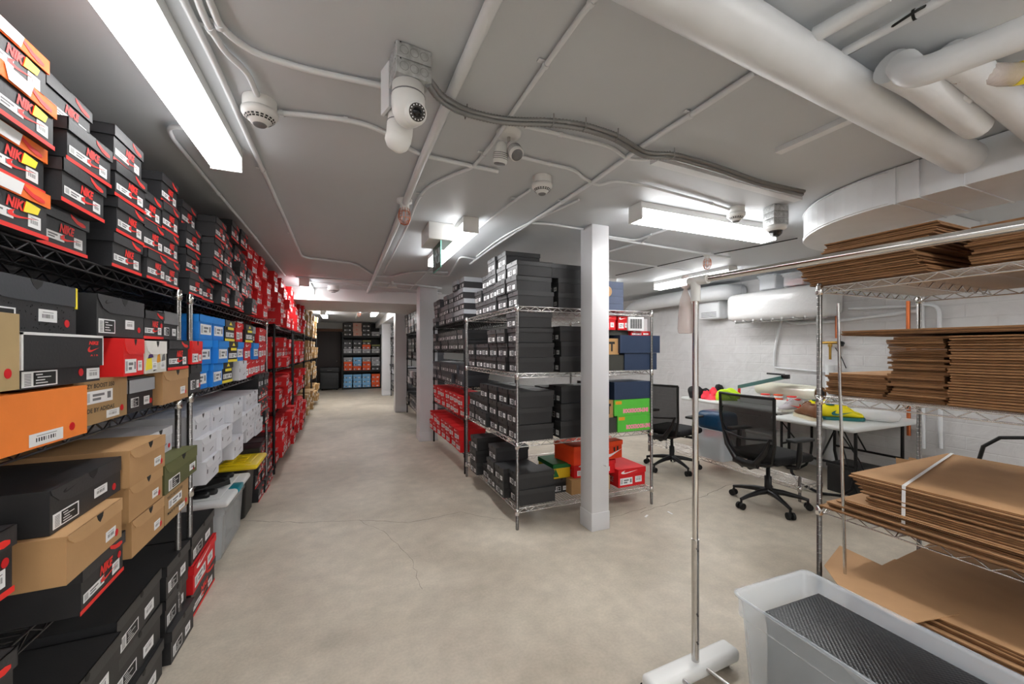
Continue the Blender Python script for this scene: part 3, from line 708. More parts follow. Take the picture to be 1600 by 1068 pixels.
q = ony(949, 455, 3.005)
tag(obj('round_tag', MB().lathe([(.045, 0), (.050, .002), (.045, .004)], 'lid_tan', 16, aim((0, 0, 0), (0, -1, 0))), None, tuple(q)), 'round tan paper tag on the slate blue flat boxes', 'tag')
# white box with a grille print
a = ony(985, 545, yf - .02); b = ony(1007, 545, yf - .02); cx = (a.x + b.x) / 2; W = b.x - a.x
t = thing('grille_box', 'white box with a dark vent grille under the top chrome shelf', 'box', (cx, yf - .0, 1.62), -.15)
obj('box_body', MB().box(-W / 2, 0, 0, W / 2 + .0, .22, .125, 'white_paint'), t)
g = MB().box(-W * .38, -.002, .02, W * .38, .0, .105, 'dark_plastic')
for i in range(7): g.box(-W * .38, -.004, .028 + i * .011, W * .38, -.002, .030 + i * .011, 'white_paint')
for i in range(6): g.box(-W * .38 + i * W * .15, -.004, .02, -W * .38 + i * W * .15 + .002, -.002, .105, 'white_paint')
obj('vent_grille', g, t)
t2 = thing('carton', 'small plain white box beside the chrome rack post under top shelf', 'box', (ony(1015, 545, yf).x, yf + .10, 1.62)); obj('box_body', MB().box(-.055, 0, 0, .06, .2, .12, 'white_paint'), t2)
# --- black rack behind the chrome one
GK = 'shoeboxes on the black rack past the chrome rack'
lv = [(1.792, [['graylid'] * 4, ['graylid'] * 4, ['dkgray'] * 3, ['dkgray'] * 3, ['dkgray'] * 2, ['darkgray'] * 3, ['dkgray'] * 3], .125, 'atop'),
      (1.442, [['jordan'] * 2] * 7, .118, 'on upper shelf of'), (1.012, [['darkgray'] * 2] * 7, .125, 'on middle shelf of'),
      (.642, [['red'] * 2] * 7, .125, 'on lower shelf of'), (.242, [['red'] * 2] * 7, .13, 'on bottom shelf of')]
for z, lst, h, wh in lv:
    for i, ks in enumerate(lst):
        stack(ks, 1.265 - (.05 if z < .3 else 0), 4.60 + i * .24, z, .225, h, PI, wh + ' first black rack', i, GK, jx=.02, detail=True)
for r, (a, b) in enumerate(((6.75, 9.3), (9.85, 12.8))):
    for s, (z, c) in enumerate(((1.802, 3), (1.252, 3), (.722, 2), (.222, 2))):
        for i in range(int((b - a) / .36)):
            ks = [random.choice(['jordan', 'darkgray', 'dkgray', 'jordan', 'white' if s in (0, 2) else 'jordan']) for _ in range(c)]
            stack(ks, 1.285 + random.uniform(-.04, .02), a + .2 + i * .36, z, .30, .135, PI, SN_[s] + ['second black rack', 'third black rack'][r], i, 'dark shoeboxes on the farther black racks', detail=False)
# --- far shelving across the end of the aisle
fx0, fx1, fy = -.10, 1.20, 15.45
t = thing('shelf_unit', 'black shelving unit across the far end of the aisle', 'shelf rack', ((fx0 + fx1) / 2, fy + .25, 0))
hw = (fx1 - fx0) / 2
for sx in (-1, 1): obj('side_panel', MB().box(sx * hw - .02, -.25, 0, sx * hw + .02, .3, 2.0, 'black_metal'), t)
obj('back_panel', MB().box(-hw, .3, 0, hw, .31, 2.42, 'black_metal'), t)
for z in (.06, .68, 1.30, 1.93): obj('shelf_board', MB().box(-hw, -.25, z - .07, hw, .3, z - .001, 'black_metal'), t)
far = [(1.931, .155, [['jordan'] * 3, ['pink'] * 3, ['jordan'] * 3, ['gray'] * 1]), (1.301, .155, [['gray', 'darkgray', 'jordan'], ['gray', 'jordan', 'darkgray'], ['gray', 'orangebox', 'camo'], ['gray', 'camo']]),
       (.681, .155, [['orangebox', 'orangebox', 'gray'], ['orangebox', 'lightblue', 'lightblue'], ['orangebox', 'orangebox', 'gray'], ['jordan', 'gray', 'gray']]), (.061, .155, [['lightblue'] * 3, ['lightblue'] * 3, ['orangebox'] * 4 and ['lightblue', 'lightblue', 'lightblue'], ['orangebox'] * 3])]
for s, (z, h, lst) in enumerate(far):
    for i, ks in enumerate(lst):
        stack(ks, fx0 + .18 + i * .315, fy, z, .29, h, -PI / 2, ['atop', 'on upper shelf of', 'on middle shelf of', 'on bottom shelf of'][s] + ' far end shelving', i, 'shoeboxes on the far end shelving', detail=False, jx=.02)
mat('door_casing', (.42, .26, .16), .5); mat('dark_wood', (.16, .10, .08), .5, noise=.3, nscale=3, stretch=(1, 1, .1))
d = MB().cbox(-1.35, 16.12, 0, -.14, 16.2, 2.1, 'dark_wood', .01)
dr = obj('door_1', d); dr['kind'] = 'structure'
obj('door_handle', MB().lathe([(.02, 0), (.025, .03), (.01, .04)], 'chrome', 10, aim((-.3, 16.12, 1.0), (0, -1, 0))), dr)
obj('door_frame', MB().box(-1.42, 16.1, 2.1, -.10, 16.22, 2.2, 'door_casing'), dr)
t = thing('equipment_case', 'dark grey rolling case standing before the dark far door', 'case', (-.52, 15.55, 0))
obj('case_body', MB().cbox(-.30, -.22, .04, .30, .22, .62, 'dark_plastic', .02), t); obj('case_lid', MB().cbox(-.31, -.23, .625, .31, .23, .80, 'dark_plastic', .02), t)
obj('pocket', MB().cbox(-.22, -.245, .12, .22, -.221, .42, 'dark_plastic', .008), t)
for sx in (-1, 1): obj('wheel', MB().tube([(sx * .24 - .02, -.1, .035), (sx * .24 + .02, -.1, .035)], .035, 'rubber', 12), t)
obj('handle', MB().tube([(-.08, -.24, .70), (-.08, -.27, .70), (.08, -.27, .70), (.08, -.24, .70)], .008, 'chrome'), t)


# the 300 boxes that show largest become objects; the small remainder is one mass
def shows(a):
    k, x, y, z, W, D, Hh, rz, lab = a[:9]
    X = x * CS - y * SN; Z = x * SN + y * CS
    if Z < .15: return 0
    n = Vector((math.cos(rz), math.sin(rz))); s = Vector((-n.y, n.x)); v = Vector((x, y)); d = v.length
    area = Hh * (W * abs(n.dot(v)) + D * .5 * abs(s.dot(v))) / d / Z ** 2
    px = 800 + F * X / Z; py = HY + F * (EYE - z - Hh / 2) / Z
    if px < -60 or px > 1660 or py < -60 or py > 1130: return 0
    if 'rear row' in lab: area *= .15
    if 'black rack' in lab and y > 6.6: area *= .25
    if 'inner row' in lab: area *= .6
    return area
ranked = sorted(range(len(SPECS)), key=lambda i: -shows(SPECS[i][0]))
keep = set(ranked[:300]); mass = MB()
for i, (a, kw) in enumerate(SPECS):
    if i in keep:
        k2 = dict(kw)
        a2 = list(a)
        if len(a2) > 10: a2[10] = True
        k2.pop('detail', None) if len(a2) > 10 else None
        if len(a2) <= 10: k2['detail'] = True
        put_shoebox(*a2, **k2)
    else:
        if shows(a) == 0: continue
        k, x, y, z, W, D, Hh, rz = a[:8]; M = Matrix.Translation((x, y, z)) @ Matrix.Rotation(rz, 4, 'Z')
        key = ('mass', k, round(W, 3), round(D, 3), round(Hh, 3))
        if key not in CACHE: CACHE[key] = box_parts(k, W, D, Hh, False)
        for n, p in CACHE[key]:
            o = len(mass.v); mass.v += [tuple(M @ Vector(v)) for v in p.v]; idx = [mass.mi(q) for q in p.mats]
            for f, mi, sm in zip(p.f, p.m, p.s): mass.f.append([j + o for j in f]); mass.m.append(idx[mi]); mass.s.append(sm)
me = bpy.data.meshes.new('shoeboxes'); me.from_pydata(mass.v, [], mass.f)
for m_ in mass.mats: me.materials.append(MATS[m_])
me.polygons.foreach_set('material_index', mass.m); me.update()
tag(link('shoeboxes', me), 'the smaller more distant red, tan and black shoeboxes filling the far racks', 'shoebox', 'distant shoeboxes', 'stuff')
print('SHOEBOXES', len(SPECS), 'mass faces', len(mass.f))

# ------------------------------------------------------------------ flattened cardboard
paper('kraft_top', (.73, .57, .41), .75)
def sheet_mesh(L, D, th, seed, flap=True):
    """folded-flat carton: two plies with corrugated edges, a fold line and slotted flaps"""
    rnd = random.Random(seed); m = MB(); o = rnd.uniform(-.012, .012); o2 = rnd.uniform(-.01, .01)
    p = th * .34
    m.box(-L / 2, -D / 2, 0, L / 2 + o, D / 2, p, 'kraft_edge'); m.box(-L / 2 + o2, -D / 2 + .004, th * .46, L / 2, D / 2 + .003, th * .96, 'kraft_light')
    m.box(-L / 2 + .001, -D / 2 + .004, p * .98, L / 2 + o - .001, D / 2 - .001, p + .0006, 'kraft_sheet')
    m.box(-L / 2 + o2 + .001, -D / 2 + .005, th * .955, L / 2 - .001, D / 2 + .002, th, 'kraft_sheet')
    m.box(-L / 2 + o2 + .001, -D / 2 + .005, th * .475, L / 2 - .001, D / 2 + .002, th * .485, 'kraft_sheet')
    return m
def pile(n, cx, cy, z, L, D, th, where, group, jit=.012, drift=(0, 0), rz=0.0, rj=.01, variants=3, base=0):
    ms = [sheet_mesh(L, D, th, 100 * base + k).mesh('flattened_carton') for k in range(variants)]
    for i in range(n):
        o = link('flattened_carton', ms[random.randrange(variants)], None, (cx + random.uniform(-jit, jit) + drift[0] * i, cy + random.uniform(-jit, jit) + drift[1] * i, z + i * (th + .0008)), rz + random.uniform(-rj, rj))
        lab = 'flattened brown carton, %s %s' % ('topmost' if i == n - 1 else 'lowest' if i == 0 else number(i + 1) + ' from bottom', where)
        tag(o, lab, 'cardboard', group)
def number(n):
    if n <= 24: return ORD[n - 1]
    tens = {2: 'twenty', 3: 'thirty'}; t, u = divmod(n, 10)
    if n == 30: return 'thirtieth'
    return tens[t] + '-' + ORD[u - 1]
# top shelf
pile(10, 2.93, 1.19, 1.806, .98, .50, .0105, 'of the bundle atop the cardboard rack', 'cartons atop the cardboard rack', .014, (0, .004), 0, .012, base=1)
pile(10, 2.95, 1.17, 1.806 + .114, .98, .46, .0105, 'of the upper bundle atop the cardboard rack', 'cartons atop the cardboard rack', .014, (0.002, -.005), 0, .012, base=2)
pile(16, 2.98, .62, 1.806, .9, .42, .0105, 'of the nearer bundle atop the cardboard rack', 'cartons atop the cardboard rack', .012, base=3)
# second shelf
pile(26, 2.96, .56, 1.197, .98, .62, .0112, 'of the smooth near bundle, second shelf', 'cartons on the second shelf of the cardboard rack', .006, (0, 0), 0, .004, base=4)
pile(26, 2.97, .985, 1.197, .98, .205, .0112, 'of the ragged bundle, second shelf', 'cartons on the second shelf of the cardboard rack', .012, (0, 0), 0, .01, base=5)
pile(2, 2.96, .75, 1.197 + 27 * .012, 1.0, 1.05, .012, 'of the wide pair, second shelf', 'cartons on the second shelf of the cardboard rack', .01, base=6)
pile(10, 2.98, 1.24, 1.197, .96, .27, .0112, 'of the low far bundle, second shelf', 'cartons on the second shelf of the cardboard rack', .012, base=7)
# third shelf: spread bundle under a strapped one
pile(9, 2.93, .70, .583, 1.06, 1.30, .0085, 'of the spread bundle under the strapped one', 'spread cartons on the third shelf', .02, (.003, -.012), .0, .02, base=8)
pile(13, 2.95, .58, .583 + 9 * .0094, 1.02, 1.14, .0095, 'of the strapped bundle, third shelf', 'strapped cartons on the third shelf', .014, (.0, .006), 0, .012, base=9)
ztop = .583 + 9 * .0094 + 13 * .0104
st = MB(); yy = 1.01
for (p, q) in (((2.42, yy, .60), (2.425, yy, ztop + .003)), ((2.425, yy, ztop + .003), (3.46, yy + .2, ztop + .003)), ((3.46, yy + .2, ztop + .003), (3.47, yy, .60))):
    p = Vector(p); q = Vector(q); st.add([p + Vector((0, -.007, 0)), p + Vector((0, .007, 0)), q + Vector((0, .007, 0)), q + Vector((0, -.007, 0)), p + Vector((-.001, -.007, .001)), p + Vector((-.001, .007, .001)), q + Vector((-.001, .007, .001)), q + Vector((-.001, -.007, .001))], [(0, 1, 2, 3), (4, 7, 6, 5), (0, 4, 5, 1), (2, 6, 7, 3), (0, 3, 7, 4), (1, 5, 6, 2)], 'sticker_white')
o = obj('packing_strap', st); tag(o, 'white packing strap around the cardboard bundle on the third shelf', 'strap')
# bottom shelf
pile(14, 2.93, .62, .108, 1.04, 1.20, .011, 'on the bottom shelf of the cardboard rack', 'cartons on the bottom shelf', .02, (.0, .0), .02, .04, base=10)
def carton_flap(pts, z, lab):
    m = MB(); vs = [onz(*p, z) for p in pts]
    n = len(vs); m.add([v for v in vs] + [v + Vector((0, 0, .005)) for v in vs], [tuple(range(n)), tuple(range(2 * n - 1, n - 1, -1))] + [(i, (i + 1) % n, (i + 1) % n + n, i + n) for i in range(n)], 'kraft_top')
    tag(obj('carton_sheet', m), lab, 'cardboard')
carton_flap([(1288, 884), (1312, 853), (1378, 884), (1398, 874), (1440, 890), (1500, 960), (1420, 975), (1310, 915)], .272, 'tan notched carton sheet spread on top of bottom shelf pile')

# ------------------------------------------------------------------ loose metal pole beside the rack
p0 = Vector((2.41, 1.235, .0)); p1 = Vector((2.385, 1.26, 1.69))
o = obj('metal_pole', MB().tube([p0, p1], .0075, 'chrome', 10)); tag(o, 'thin metal pole standing just in front of the cardboard rack', 'pole')

# ------------------------------------------------------------------ rolling garment rack
t = thing('garment_rack', 'chrome rolling garment rack with white foot in front of the cardboard', 'garment rack', (1.41, 1.29, 0))
def L(x, y, z): return (x - 1.41, y - 1.29, z)
obj('upright', MB().tube([L(1.405, 1.285, .09), L(1.41, 1.29, .62)], .0155, 'chrome', 14).tube([L(1.41, 1.29, .60), L(1.422, 1.30, 1.72)], .0125, 'bright_chrome', 14), t, plabel='chrome upright')
sc_ = MB()
for z in (.18, .30, .58): sc_.lathe([(.004, 0), (.004, .002)], 'ink', 8, aim(L(1.400 - .0, 1.268, z), (-.3, -1, 0)))
obj('pin_hole', sc_, t)
obj('corner_connector', MB().tube([L(1.422, 1.30, 1.66), L(1.424, 1.30, 1.765)], .020, 'fixture_white', 12).tube([L(1.424, 1.335, 1.75), L(1.428, 1.24, 1.75)], .020, 'fixture_white', 12), t, plabel='grey plastic corner')
obj('hanging_rod', MB().tube([L(1.426, 1.29, 1.752), L(1.56, .15, 1.752), L(1.66, -.40, 1.75)], .0145, 'bright_chrome', 16), t, plabel='chrome hanging rod')
obj('upright', MB().tube([L(1.66, -.38, .09), L(1.66, -.40, 1.75)], .0145, 'chrome', 12), t)
foot = MB(); foot.cbox(-.27, -.045, .035, .235, .045, .095, 'fixture_white', .02)
ft = obj('base_foot', foot, t, (0, 0, 0), .03, 'white plastic foot')
ft2 = link('base_foot', ft.data, t, (.25, -1.68, 0))
def caster_mesh(r=.028, w=.022):
    m = MB(); m.tube([(-w, 0, r), (w, 0, r)], r, 'rubber', 16); m.tube([(0, .0, r), (0, .012, r * 2.1)], r * .35, 'black_plastic', 8); m.cbox(-w * .5, -r * .8, r * 1.1, w * .5, r * .9, r * 2.0, 'black_plastic', .004); return m
cm_ = caster_mesh().mesh('caster')
for dx in (-.24, .19): link('caster', cm_, t, (dx, .02, 0)); link('caster', cm_, t, (dx + .25, -1.66, 0))
for dx in (-.12, .02): obj('bottom_rail', MB().tube([(dx, -.03, .075), (dx + .22, -1.64, .075)], .0085, 'chrome', 10), t)
# knotted clear bag on the corner
k = MB(); k.lathe([(.006, 0), (.016, .004), (.020, .018), (.011, .030), (.008, .036), (.018, .050), (.012, .060)], 'bag_film', 12)
bag = MB(); prof = [(.004, .0), (.020, -.002), (.030, -.010)]
bag.lathe([(.006, -.012), (.012, -.03), (.022, -.06), (.028, -.10), (.031, -.14), (.033, -.19), (.031, -.208), (.026, -.215)][::-1], 'bag_film', 14)
bt = thing('knotted_bag', 'knotted translucent plastic bag hanging from the garment rack corner', 'bag', tuple(Vector((1.41, 1.345, 1.735))))
obj('bag_body', bag, bt); obj('knot', k, bt, (0, 0, -.015))

# ------------------------------------------------------------------ plastic bins
def bin_mesh(W, D, H0, taper, r, m, wall=.003):
    def ring(w, d, z, rr, n=6):
        pts = []
        for cx, cy, a0 in ((w / 2 - rr, d / 2 - rr, 0), (-w / 2 + rr, d / 2 - rr, PI / 2), (-w / 2 + rr, -d / 2 + rr, PI), (w / 2 - rr, -d / 2 + rr, 1.5 * PI)):
            for i in range(n): a = a0 + PI / 2 * i / (n - 1); pts.append((cx + rr * math.cos(a), cy + rr * math.sin(a), z))
        return pts
    prof = [(taper, 0, 0), (taper * .9, .004, 0), (.012, H0 * .80, 0), (.0, H0 * .81, .004), (0, H0 * .97, .0), (-.010, H0 * .975, 0), (-.012, H0, 0), (-.002, H0, 0), (.004, H0 * .97, 0), (.014, H0 * .79, 0), (taper + .004, .008, 0)]
    b = MB(); vs = []; N = 24
    for t_, z, _ in prof: vs += ring(W - 2 * t_, D - 2 * t_, z, r)
    fs = []
    for i in range(len(prof) - 1):
        for k in range(N): fs.append((i * N + k, i * N + (k + 1) % N, (i + 1) * N + (k + 1) % N, (i + 1) * N + k))
    b.add(vs, fs, m, True); b.add(vs[:N], [tuple(reversed(range(N)))], m); b.add(vs[-N:], [tuple(range(N))], m)
    return b
def lid_mesh(W, D, H0, r, m):
    b = MB(); b.cbox(-W / 2, -D / 2, 0, W / 2, D / 2, H0, m, min(.02, H0 * .45)); b.cbox(-W / 2 + .06, -D / 2 + .06, H0 - .004, W / 2 - .06, D / 2 - .06, H0 + .008, m, .006); return b
# near bin
t = thing('storage_bin', 'open translucent plastic bin at the bottom right corner', 'bin', (1.685, .62, 0), -.03)
obj('bin_body', bin_mesh(.44, 1.06, .45, .035, .035, 'frosted_plastic'), t)
def diamond_mat():
    m = bpy.data.materials.new('textured_black'); m.use_nodes = True; nt = m.node_tree; b = nt.nodes['Principled BSDF']
    b.inputs['Base Color'].default_value = (.010, .010, .011, 1); b.inputs['Roughness'].default_value = .33
    tc = nt.nodes.new('ShaderNodeTexCoord'); mp = nt.nodes.new('ShaderNodeMapping'); mp.inputs['Rotation'].default_value = (0, 0, PI / 4); mp.inputs['Scale'].default_value = (85, 85, 85)
    ch = nt.nodes.new('ShaderNodeTexVoronoi'); ch.inputs['Randomness'].default_value = 0; ch.inputs['Scale'].default_value = 1
    nt.links.new(tc.outputs['Object'], mp.inputs[0]); nt.links.new(mp.outputs[0], ch.inputs['Vector'])
    bp = nt.nodes.new('ShaderNodeBump'); bp.inputs['Strength'].default_value = .6; bp.inputs['Distance'].default_value = .004
    nt.links.new(ch.outputs['Distance'], bp.inputs['Height']); nt.links.new(bp.outputs[0], b.inputs['Normal']); MATS['textured_black'] = m
diamond_mat()
t = thing('textured_box', 'black box with embossed diamond texture inside the translucent bin', 'box', (1.70, .60, .012), -.03)
obj('box_body', MB().cbox(-.155, -.44, 0, .165, .47, .34, 'black_plastic', .004), t); obj('textured_lid', MB().cbox(-.16, -.445, .342, .17, .475, .385, 'textured_black', .004), t)
t = thing('kraft_box', 'brown cardboard flaps sticking out of the near translucent bin', 'cardboard', (1.70, .335, .398), .5)
obj('carton_flap', MB().box(-.05, -.03, 0, .055, .0, .05, 'kraft_sheet'), t); obj('carton_flap', MB().box(-.04, .012, 0, .06, .017, .055, 'kraft_sheet', rot('Z', .3)), t)
# clear bin with white lid under the second left rack
t = thing('storage_bin', 'clear storage bin with white lid on floor by left rack', 'bin', (-1.0, 3.575, 0))
obj('bin_body', bin_mesh(.47, .66, .385, .03, .05, 'clear_plastic'), t)
obj('bin_contents', MB().cbox(-.17, -.25, .01, .17, .26, .25, 'frosted_plastic', .03), t)
obj('lid', lid_mesh(.53, .70, .045, .05, 'sticker_white'), t, (0, 0, .375), plabel='white lid')
mat('teal', (.05, .55, .62), .4)
obj('latch', MB().cbox(.20, -.08, .385, .272, .07, .424, 'teal', .01), t, plabel='teal latch')
# black trays and tubes on the lid
t = thing('shoe_tray', 'black plastic tray lying on the white bin lid', 'tray', (-1.02, 3.52, .43), .55)
obj('tray_base', MB().cbox(-.26, -.12, 0, .20, .12, .012, 'black_plastic', .004, rot('Y', -.10)), t)
for s in (-1, 1): obj('tray_rim', MB().cbox(-.26, s * .12 - .006, .0, .20, s * .12 + .006, .035, 'black_plastic', .004, rot('Y', -.10)), t)
for i, (yy, xx, zz) in enumerate(((3.33, -.93, .447), (3.385, -.90, .447), (3.70, -.90, .447), (3.78, -.89, .447))):
    lb = ['nearest', 'second nearest', 'third nearest', 'farthest'][i]
    t = thing('foam_tube', 'black rounded handle tube on the white lid, %s of four' % lb, 'tube', (xx, yy, zz), .06 * (i % 2), 'black tubes on the bin lid')
    obj('tube_body', MB().lathe([(.004, -.34), (.018, -.335), (.018, -.03), (.022, -.02), (.022, .05), (.016, .064), (.004, .068)], 'black_plastic', 12, aim((0, 0, 0), (1, .0, 0))), t)
t = thing('storage_bin', 'black storage bin with yellow lid behind the clear bin', 'bin', (-.99, 4.165, 0))
obj('bin_body', bin_mesh(.44, .40, .43, .03, .05, 'dark_plastic'), t)
paper('yellow_plastic', (.95, .82, .10), .4)
ylid = obj('lid', lid_mesh(.56, .46, .04, .05, 'yellow_plastic'), t, (0.02, 0, .43), plabel='yellow lid')
rb = MB()
for i in range(4):
    for j in range(3): rb.cbox(-.16 + i * .09, -.13 + j * .10, .047, -.10 + i * .09, -.06 + j * .10, .055, 'yellow_plastic', .003)
obj('lid_rib', rb, t, (0.02, 0, .43))

# ------------------------------------------------------------------ ducts, pipes, conduits on the ceiling
def arc_duct():
    m = MB(); z0, z1 = 2.245, 2.44; xi = 2.77; wd = .56; R = .78; cx, cy = xi + R, 1.22
    out = [(xi, -1.5), (xi, 1.22)] + [(cx - R * math.cos(a), cy + R * math.sin(a)) for a in [PI / 2 * i / 16 for i in range(1, 17)]] + [(5.0, cy + R)]
    ri = R - wd
    inn = [(5.0, cy + ri)] + [(cx - ri * math.cos(a), cy + ri * math.sin(a)) for a in [PI / 2 * i / 10 for i in range(10, 0, -1)]] + [(xi + wd, 1.22), (xi + wd, -1.5)]
    P2 = out + inn; n = len(P2)
    h = len(out)
    vs = [(x, y, z0) for x, y in P2] + [(x, y, z1) for x, y in P2]
    fs = [(i, (i + 1) % n, (i + 1) % n + n, i + n) for i in range(n)]
    m.add(vs, fs, 'pipe_paint', False)
    # top and bottom as quads between outer and inner lines
    def at(lst, t):
        Ls = [0]
        for i in range(len(lst) - 1): Ls.append(Ls[-1] + math.dist(lst[i], lst[i + 1]))
        d = t * Ls[-1]
        for i in range(len(lst) - 1):
            if d <= Ls[i + 1] + 1e-9:
                k = (d - Ls[i]) / max(1e-9, Ls[i + 1] - Ls[i]); return (lst[i][0] + (lst[i + 1][0] - lst[i][0]) * k, lst[i][1] + (lst[i + 1][1] - lst[i][1]) * k)
        return lst[-1]
    iv = inn[::-1]; pair = [((xi, -1.5), (xi + wd, -1.5)), ((xi, 1.22), (xi + wd, 1.22))]
    for i in range(1, 17):
        a = PI / 2 * i / 16; pair.append(((cx - R * math.cos(a), cy + R * math.sin(a)), (cx - ri * math.cos(a), cy + ri * math.sin(a))))
    pair.append(((5.0, cy + R), (5.0, cy + ri)))
    vs = []
    for (a, b) in pair: vs += [(a[0], a[1], z0), (b[0], b[1], z0)]
    m.add(vs, [(2 * i, 2 * i + 1, 2 * i + 3, 2 * i + 2) for i in range(len(pair) - 1)], 'pipe_paint')
    t = thing('air_duct', 'big white rectangular air duct curving at the upper right', 'duct', (0, 0, 0))
    obj('duct_body', m, t)
    # seams on the curve, standing flanges
    def ribbon(z, off, r0):
        pts = [(cx - (R + off) * math.cos(a), cy + (R + off) * math.sin(a), z) for a in [PI / 2 * i / 24 for i in range(25)]]
        return MB().tube([(xi - off, 1.22, z)] + pts[1:], r0, 'pipe_paint', 6)
    obj('seam', ribbon(z0 + .012, .002, .004), t); obj('seam', ribbon(z1 - .012, .002, .004), t)
    for y in (1.19, 1.10, .93, .66, .60): obj('flange', MB().box(xi - (.012 if y in (1.10, .60) else .006), y - (.012 if y in (1.10, .60) else .004), z0 - .006, xi + wd + .006, y + (.012 if y in (1.10, .60) else .004), z1, 'pipe_paint'), t)
arc_duct()
def fixed_pipe(name, pts, r, m, lab, cat='pipe', n=14, group=None, smooth_k=6):
    P3 = smoothpath(pts, smooth_k) if len(pts) > 2 else pts
    o = obj(name, MB().tube(P3, r, m, n)); tag(o, lab, cat, group); return o
t = fixed_pipe('round_duct', [(-1.3, .634, 2.371), (2.765, .919, 2.371)], .071, 'pipe_paint', 'thick round white duct crossing the ceiling to the rectangular duct', 'duct', 28)
zc = 2.428
def cpath(px, z=zc): return [onz(x, y, z) for x, y in px]
CG = 'white conduits on the ceiling'
def conduit(px, r, lab, z=zc, clips=(), m='pipe_paint'):
    t = thing('conduit', lab, 'conduit', tuple(onz(*px[0], z)), group=CG); o0 = onz(*px[0], z)
    pts = [p - o0 for p in cpath(px, z)]
    obj('conduit_tube', MB().tube(smoothpath(pts) if len(pts) > 2 else pts, r, m, 10), t)
    for (cxp, cyp) in clips:
        p = onz(cxp, cyp, z); best = None
        for i in range(len(px) - 1):
            a = onz(*px[i], z); b = onz(*px[i + 1], z); d = b - a; k = max(0, min(1, (p - a).dot(d) / d.length_squared)); q = a + d * k
            if best is None or (q - p).length < best[0]: best = ((q - p).length, q, d.normalized())
        q, d = best[1] - o0, best[2]; s = Vector((-d.y, d.x, 0))
        c = MB().tube([q - d * .008, q + d * .008], r + .003, m, 12)
        c.add([q + s * (r * .5) - d * .008 + Vector((0, 0, .012)), q + s * (r + .022) - d * .008 + Vector((0, 0, .012)), q + s * (r + .022) + d * .008 + Vector((0, 0, .012)), q + s * (r * .5) + d * .008 + Vector((0, 0, .012)),
               q + s * (r * .5) - d * .008 + Vector((0, 0, .008)), q + s * (r + .022) - d * .008 + Vector((0, 0, .008)), q + s * (r + .022) + d * .008 + Vector((0, 0, .008)), q + s * (r * .5) + d * .008 + Vector((0, 0, .008))], [(0, 1, 2, 3), (4, 7, 6, 5), (0, 4, 5, 1), (1, 5, 6, 2), (2, 6, 7, 3), (3, 7, 4, 0)], m)
        obj('pipe_clip', c, t)
    return t
conduit([(785, -30), (705, 148), (662, 245), (622, 345), (585, 432), (556, 497)], .021, 'thick white ceiling pipe running down the aisle past the caged lamp', 2.415, [(565, 470)])
conduit([(318, -25), (345, 45), (395, 82), (475, 108), (612, 137)], .0105, 'white conduit curving from light to the double camera box', clips=[(342, 40)])
conduit([(300, -25), (322, 35), (352, 82), (386, 112), (402, 148)], .0105, 'white conduit bending down to the nearest smoke detector', clips=[(328, 45)])
conduit([(272, -30), (345, 118), (383, 205), (412, 268), (440, 330), (472, 402), (520, 407), (556, 412), (585, 431), (612, 432), (642, 424), (700, 425)], .0115, 'long white conduit down the left ceiling turning across the aisle', clips=[(411, 266), (455, 366), (522, 407)])
conduit([(312, 203), (262, 196), (268, 214), (342, 303), (392, 362), (445, 430)], .010, 'white conduit above the nearest left black boxes', clips=[(342, 303), (400, 372)])
conduit([(434, 176), (480, 180), (540, 187), (578, 196), (612, 212), (650, 240), (700, 251), (778, 268)], .0105, 'white conduit from nearest smoke detector under the cameras', clips=[(440, 176), (540, 187)])
conduit([(955, -30), (915, 14), (852, 103), (798, 180), (770, 225), (738, 262), (715, 270), (668, 290), (650, 316), (640, 345), (600, 425)], .009, 'thin white conduit past the small twin spotlights', clips=[(853, 102), (749, 240), (652, 304), (930, 8)])
conduit([(1180, 113), (1085, 176), (1003, 228), (930, 282), (828, 348), (770, 385), (735, 412)], .012, 'white conduit running diagonally from the round duct', clips=[(1078, 180), (880, 316)])
conduit([(828, 297), (800, 316), (740, 362), (690, 402), (640, 452)], .008, 'thin white conduit from the middle smoke detector', clips=[(805, 312)])
conduit([(828, 348), (862, 350), (884, 354), (912, 358)], .009, 'short white conduit branch meeting the slim column')
conduit([(808, 244), (857, 256), (898, 265), (912, 279), (936, 290), (958, 282), (1005, 289), (1112, 318), (1142, 328)], .0085, 'white conduit from twin spotlights to right smoke detector', clips=[(858, 256), (1112, 318)])
conduit([(820, 197), (876, 210), (956, 229), (978, 248), (1010, 250), (1045, 243), (1130, 262)], .0085, 'white conduit following the grey flexible hose', clips=[(876, 210)])
conduit([(745, 300 + 100), (790, 365), (905, 312)], .008, 'thin white conduit over the black boxes of the chrome rack')
conduit([(948, 369), (994, 376), (1016, 367), (1052, 355), (1090, 345)], .010, 'white conduit just right of the slim column')
conduit([(948, 371), (1020, 383), (1100, 396), (1140, 402)], .011, 'white pipe running right behind the slim column', 2.42)
conduit([(948, 394), (985, 383), (1000, 380), (1018, 366)], .010, 'short bent white conduit right of the slim column')
conduit([(948, 406), (1010, 414), (1084, 424)], .010, 'far white conduit right of the slim column')
conduit([(1273, 55), (1390, -12)], .022, 'thick white pipe beyond the round duct at upper right', 2.40)
conduit([(1318, 82), (1486, -8)], .013, 'thinner white pipe with black tie at upper right', 2.41)
conduit([(745, 405), (720, 400), (700, 432), (672, 428)], .010, 'white conduit behind the exit sign', clips=[])
conduit([(462, 432), (560, 438), (660, 446), (690, 450)], .012, 'far white conduit crossing the aisle ceiling', 2.42)
conduit([(478, 440), (600, 447), (690, 458)], .010, 'farthest white conduit crossing before the beam', 2.42)
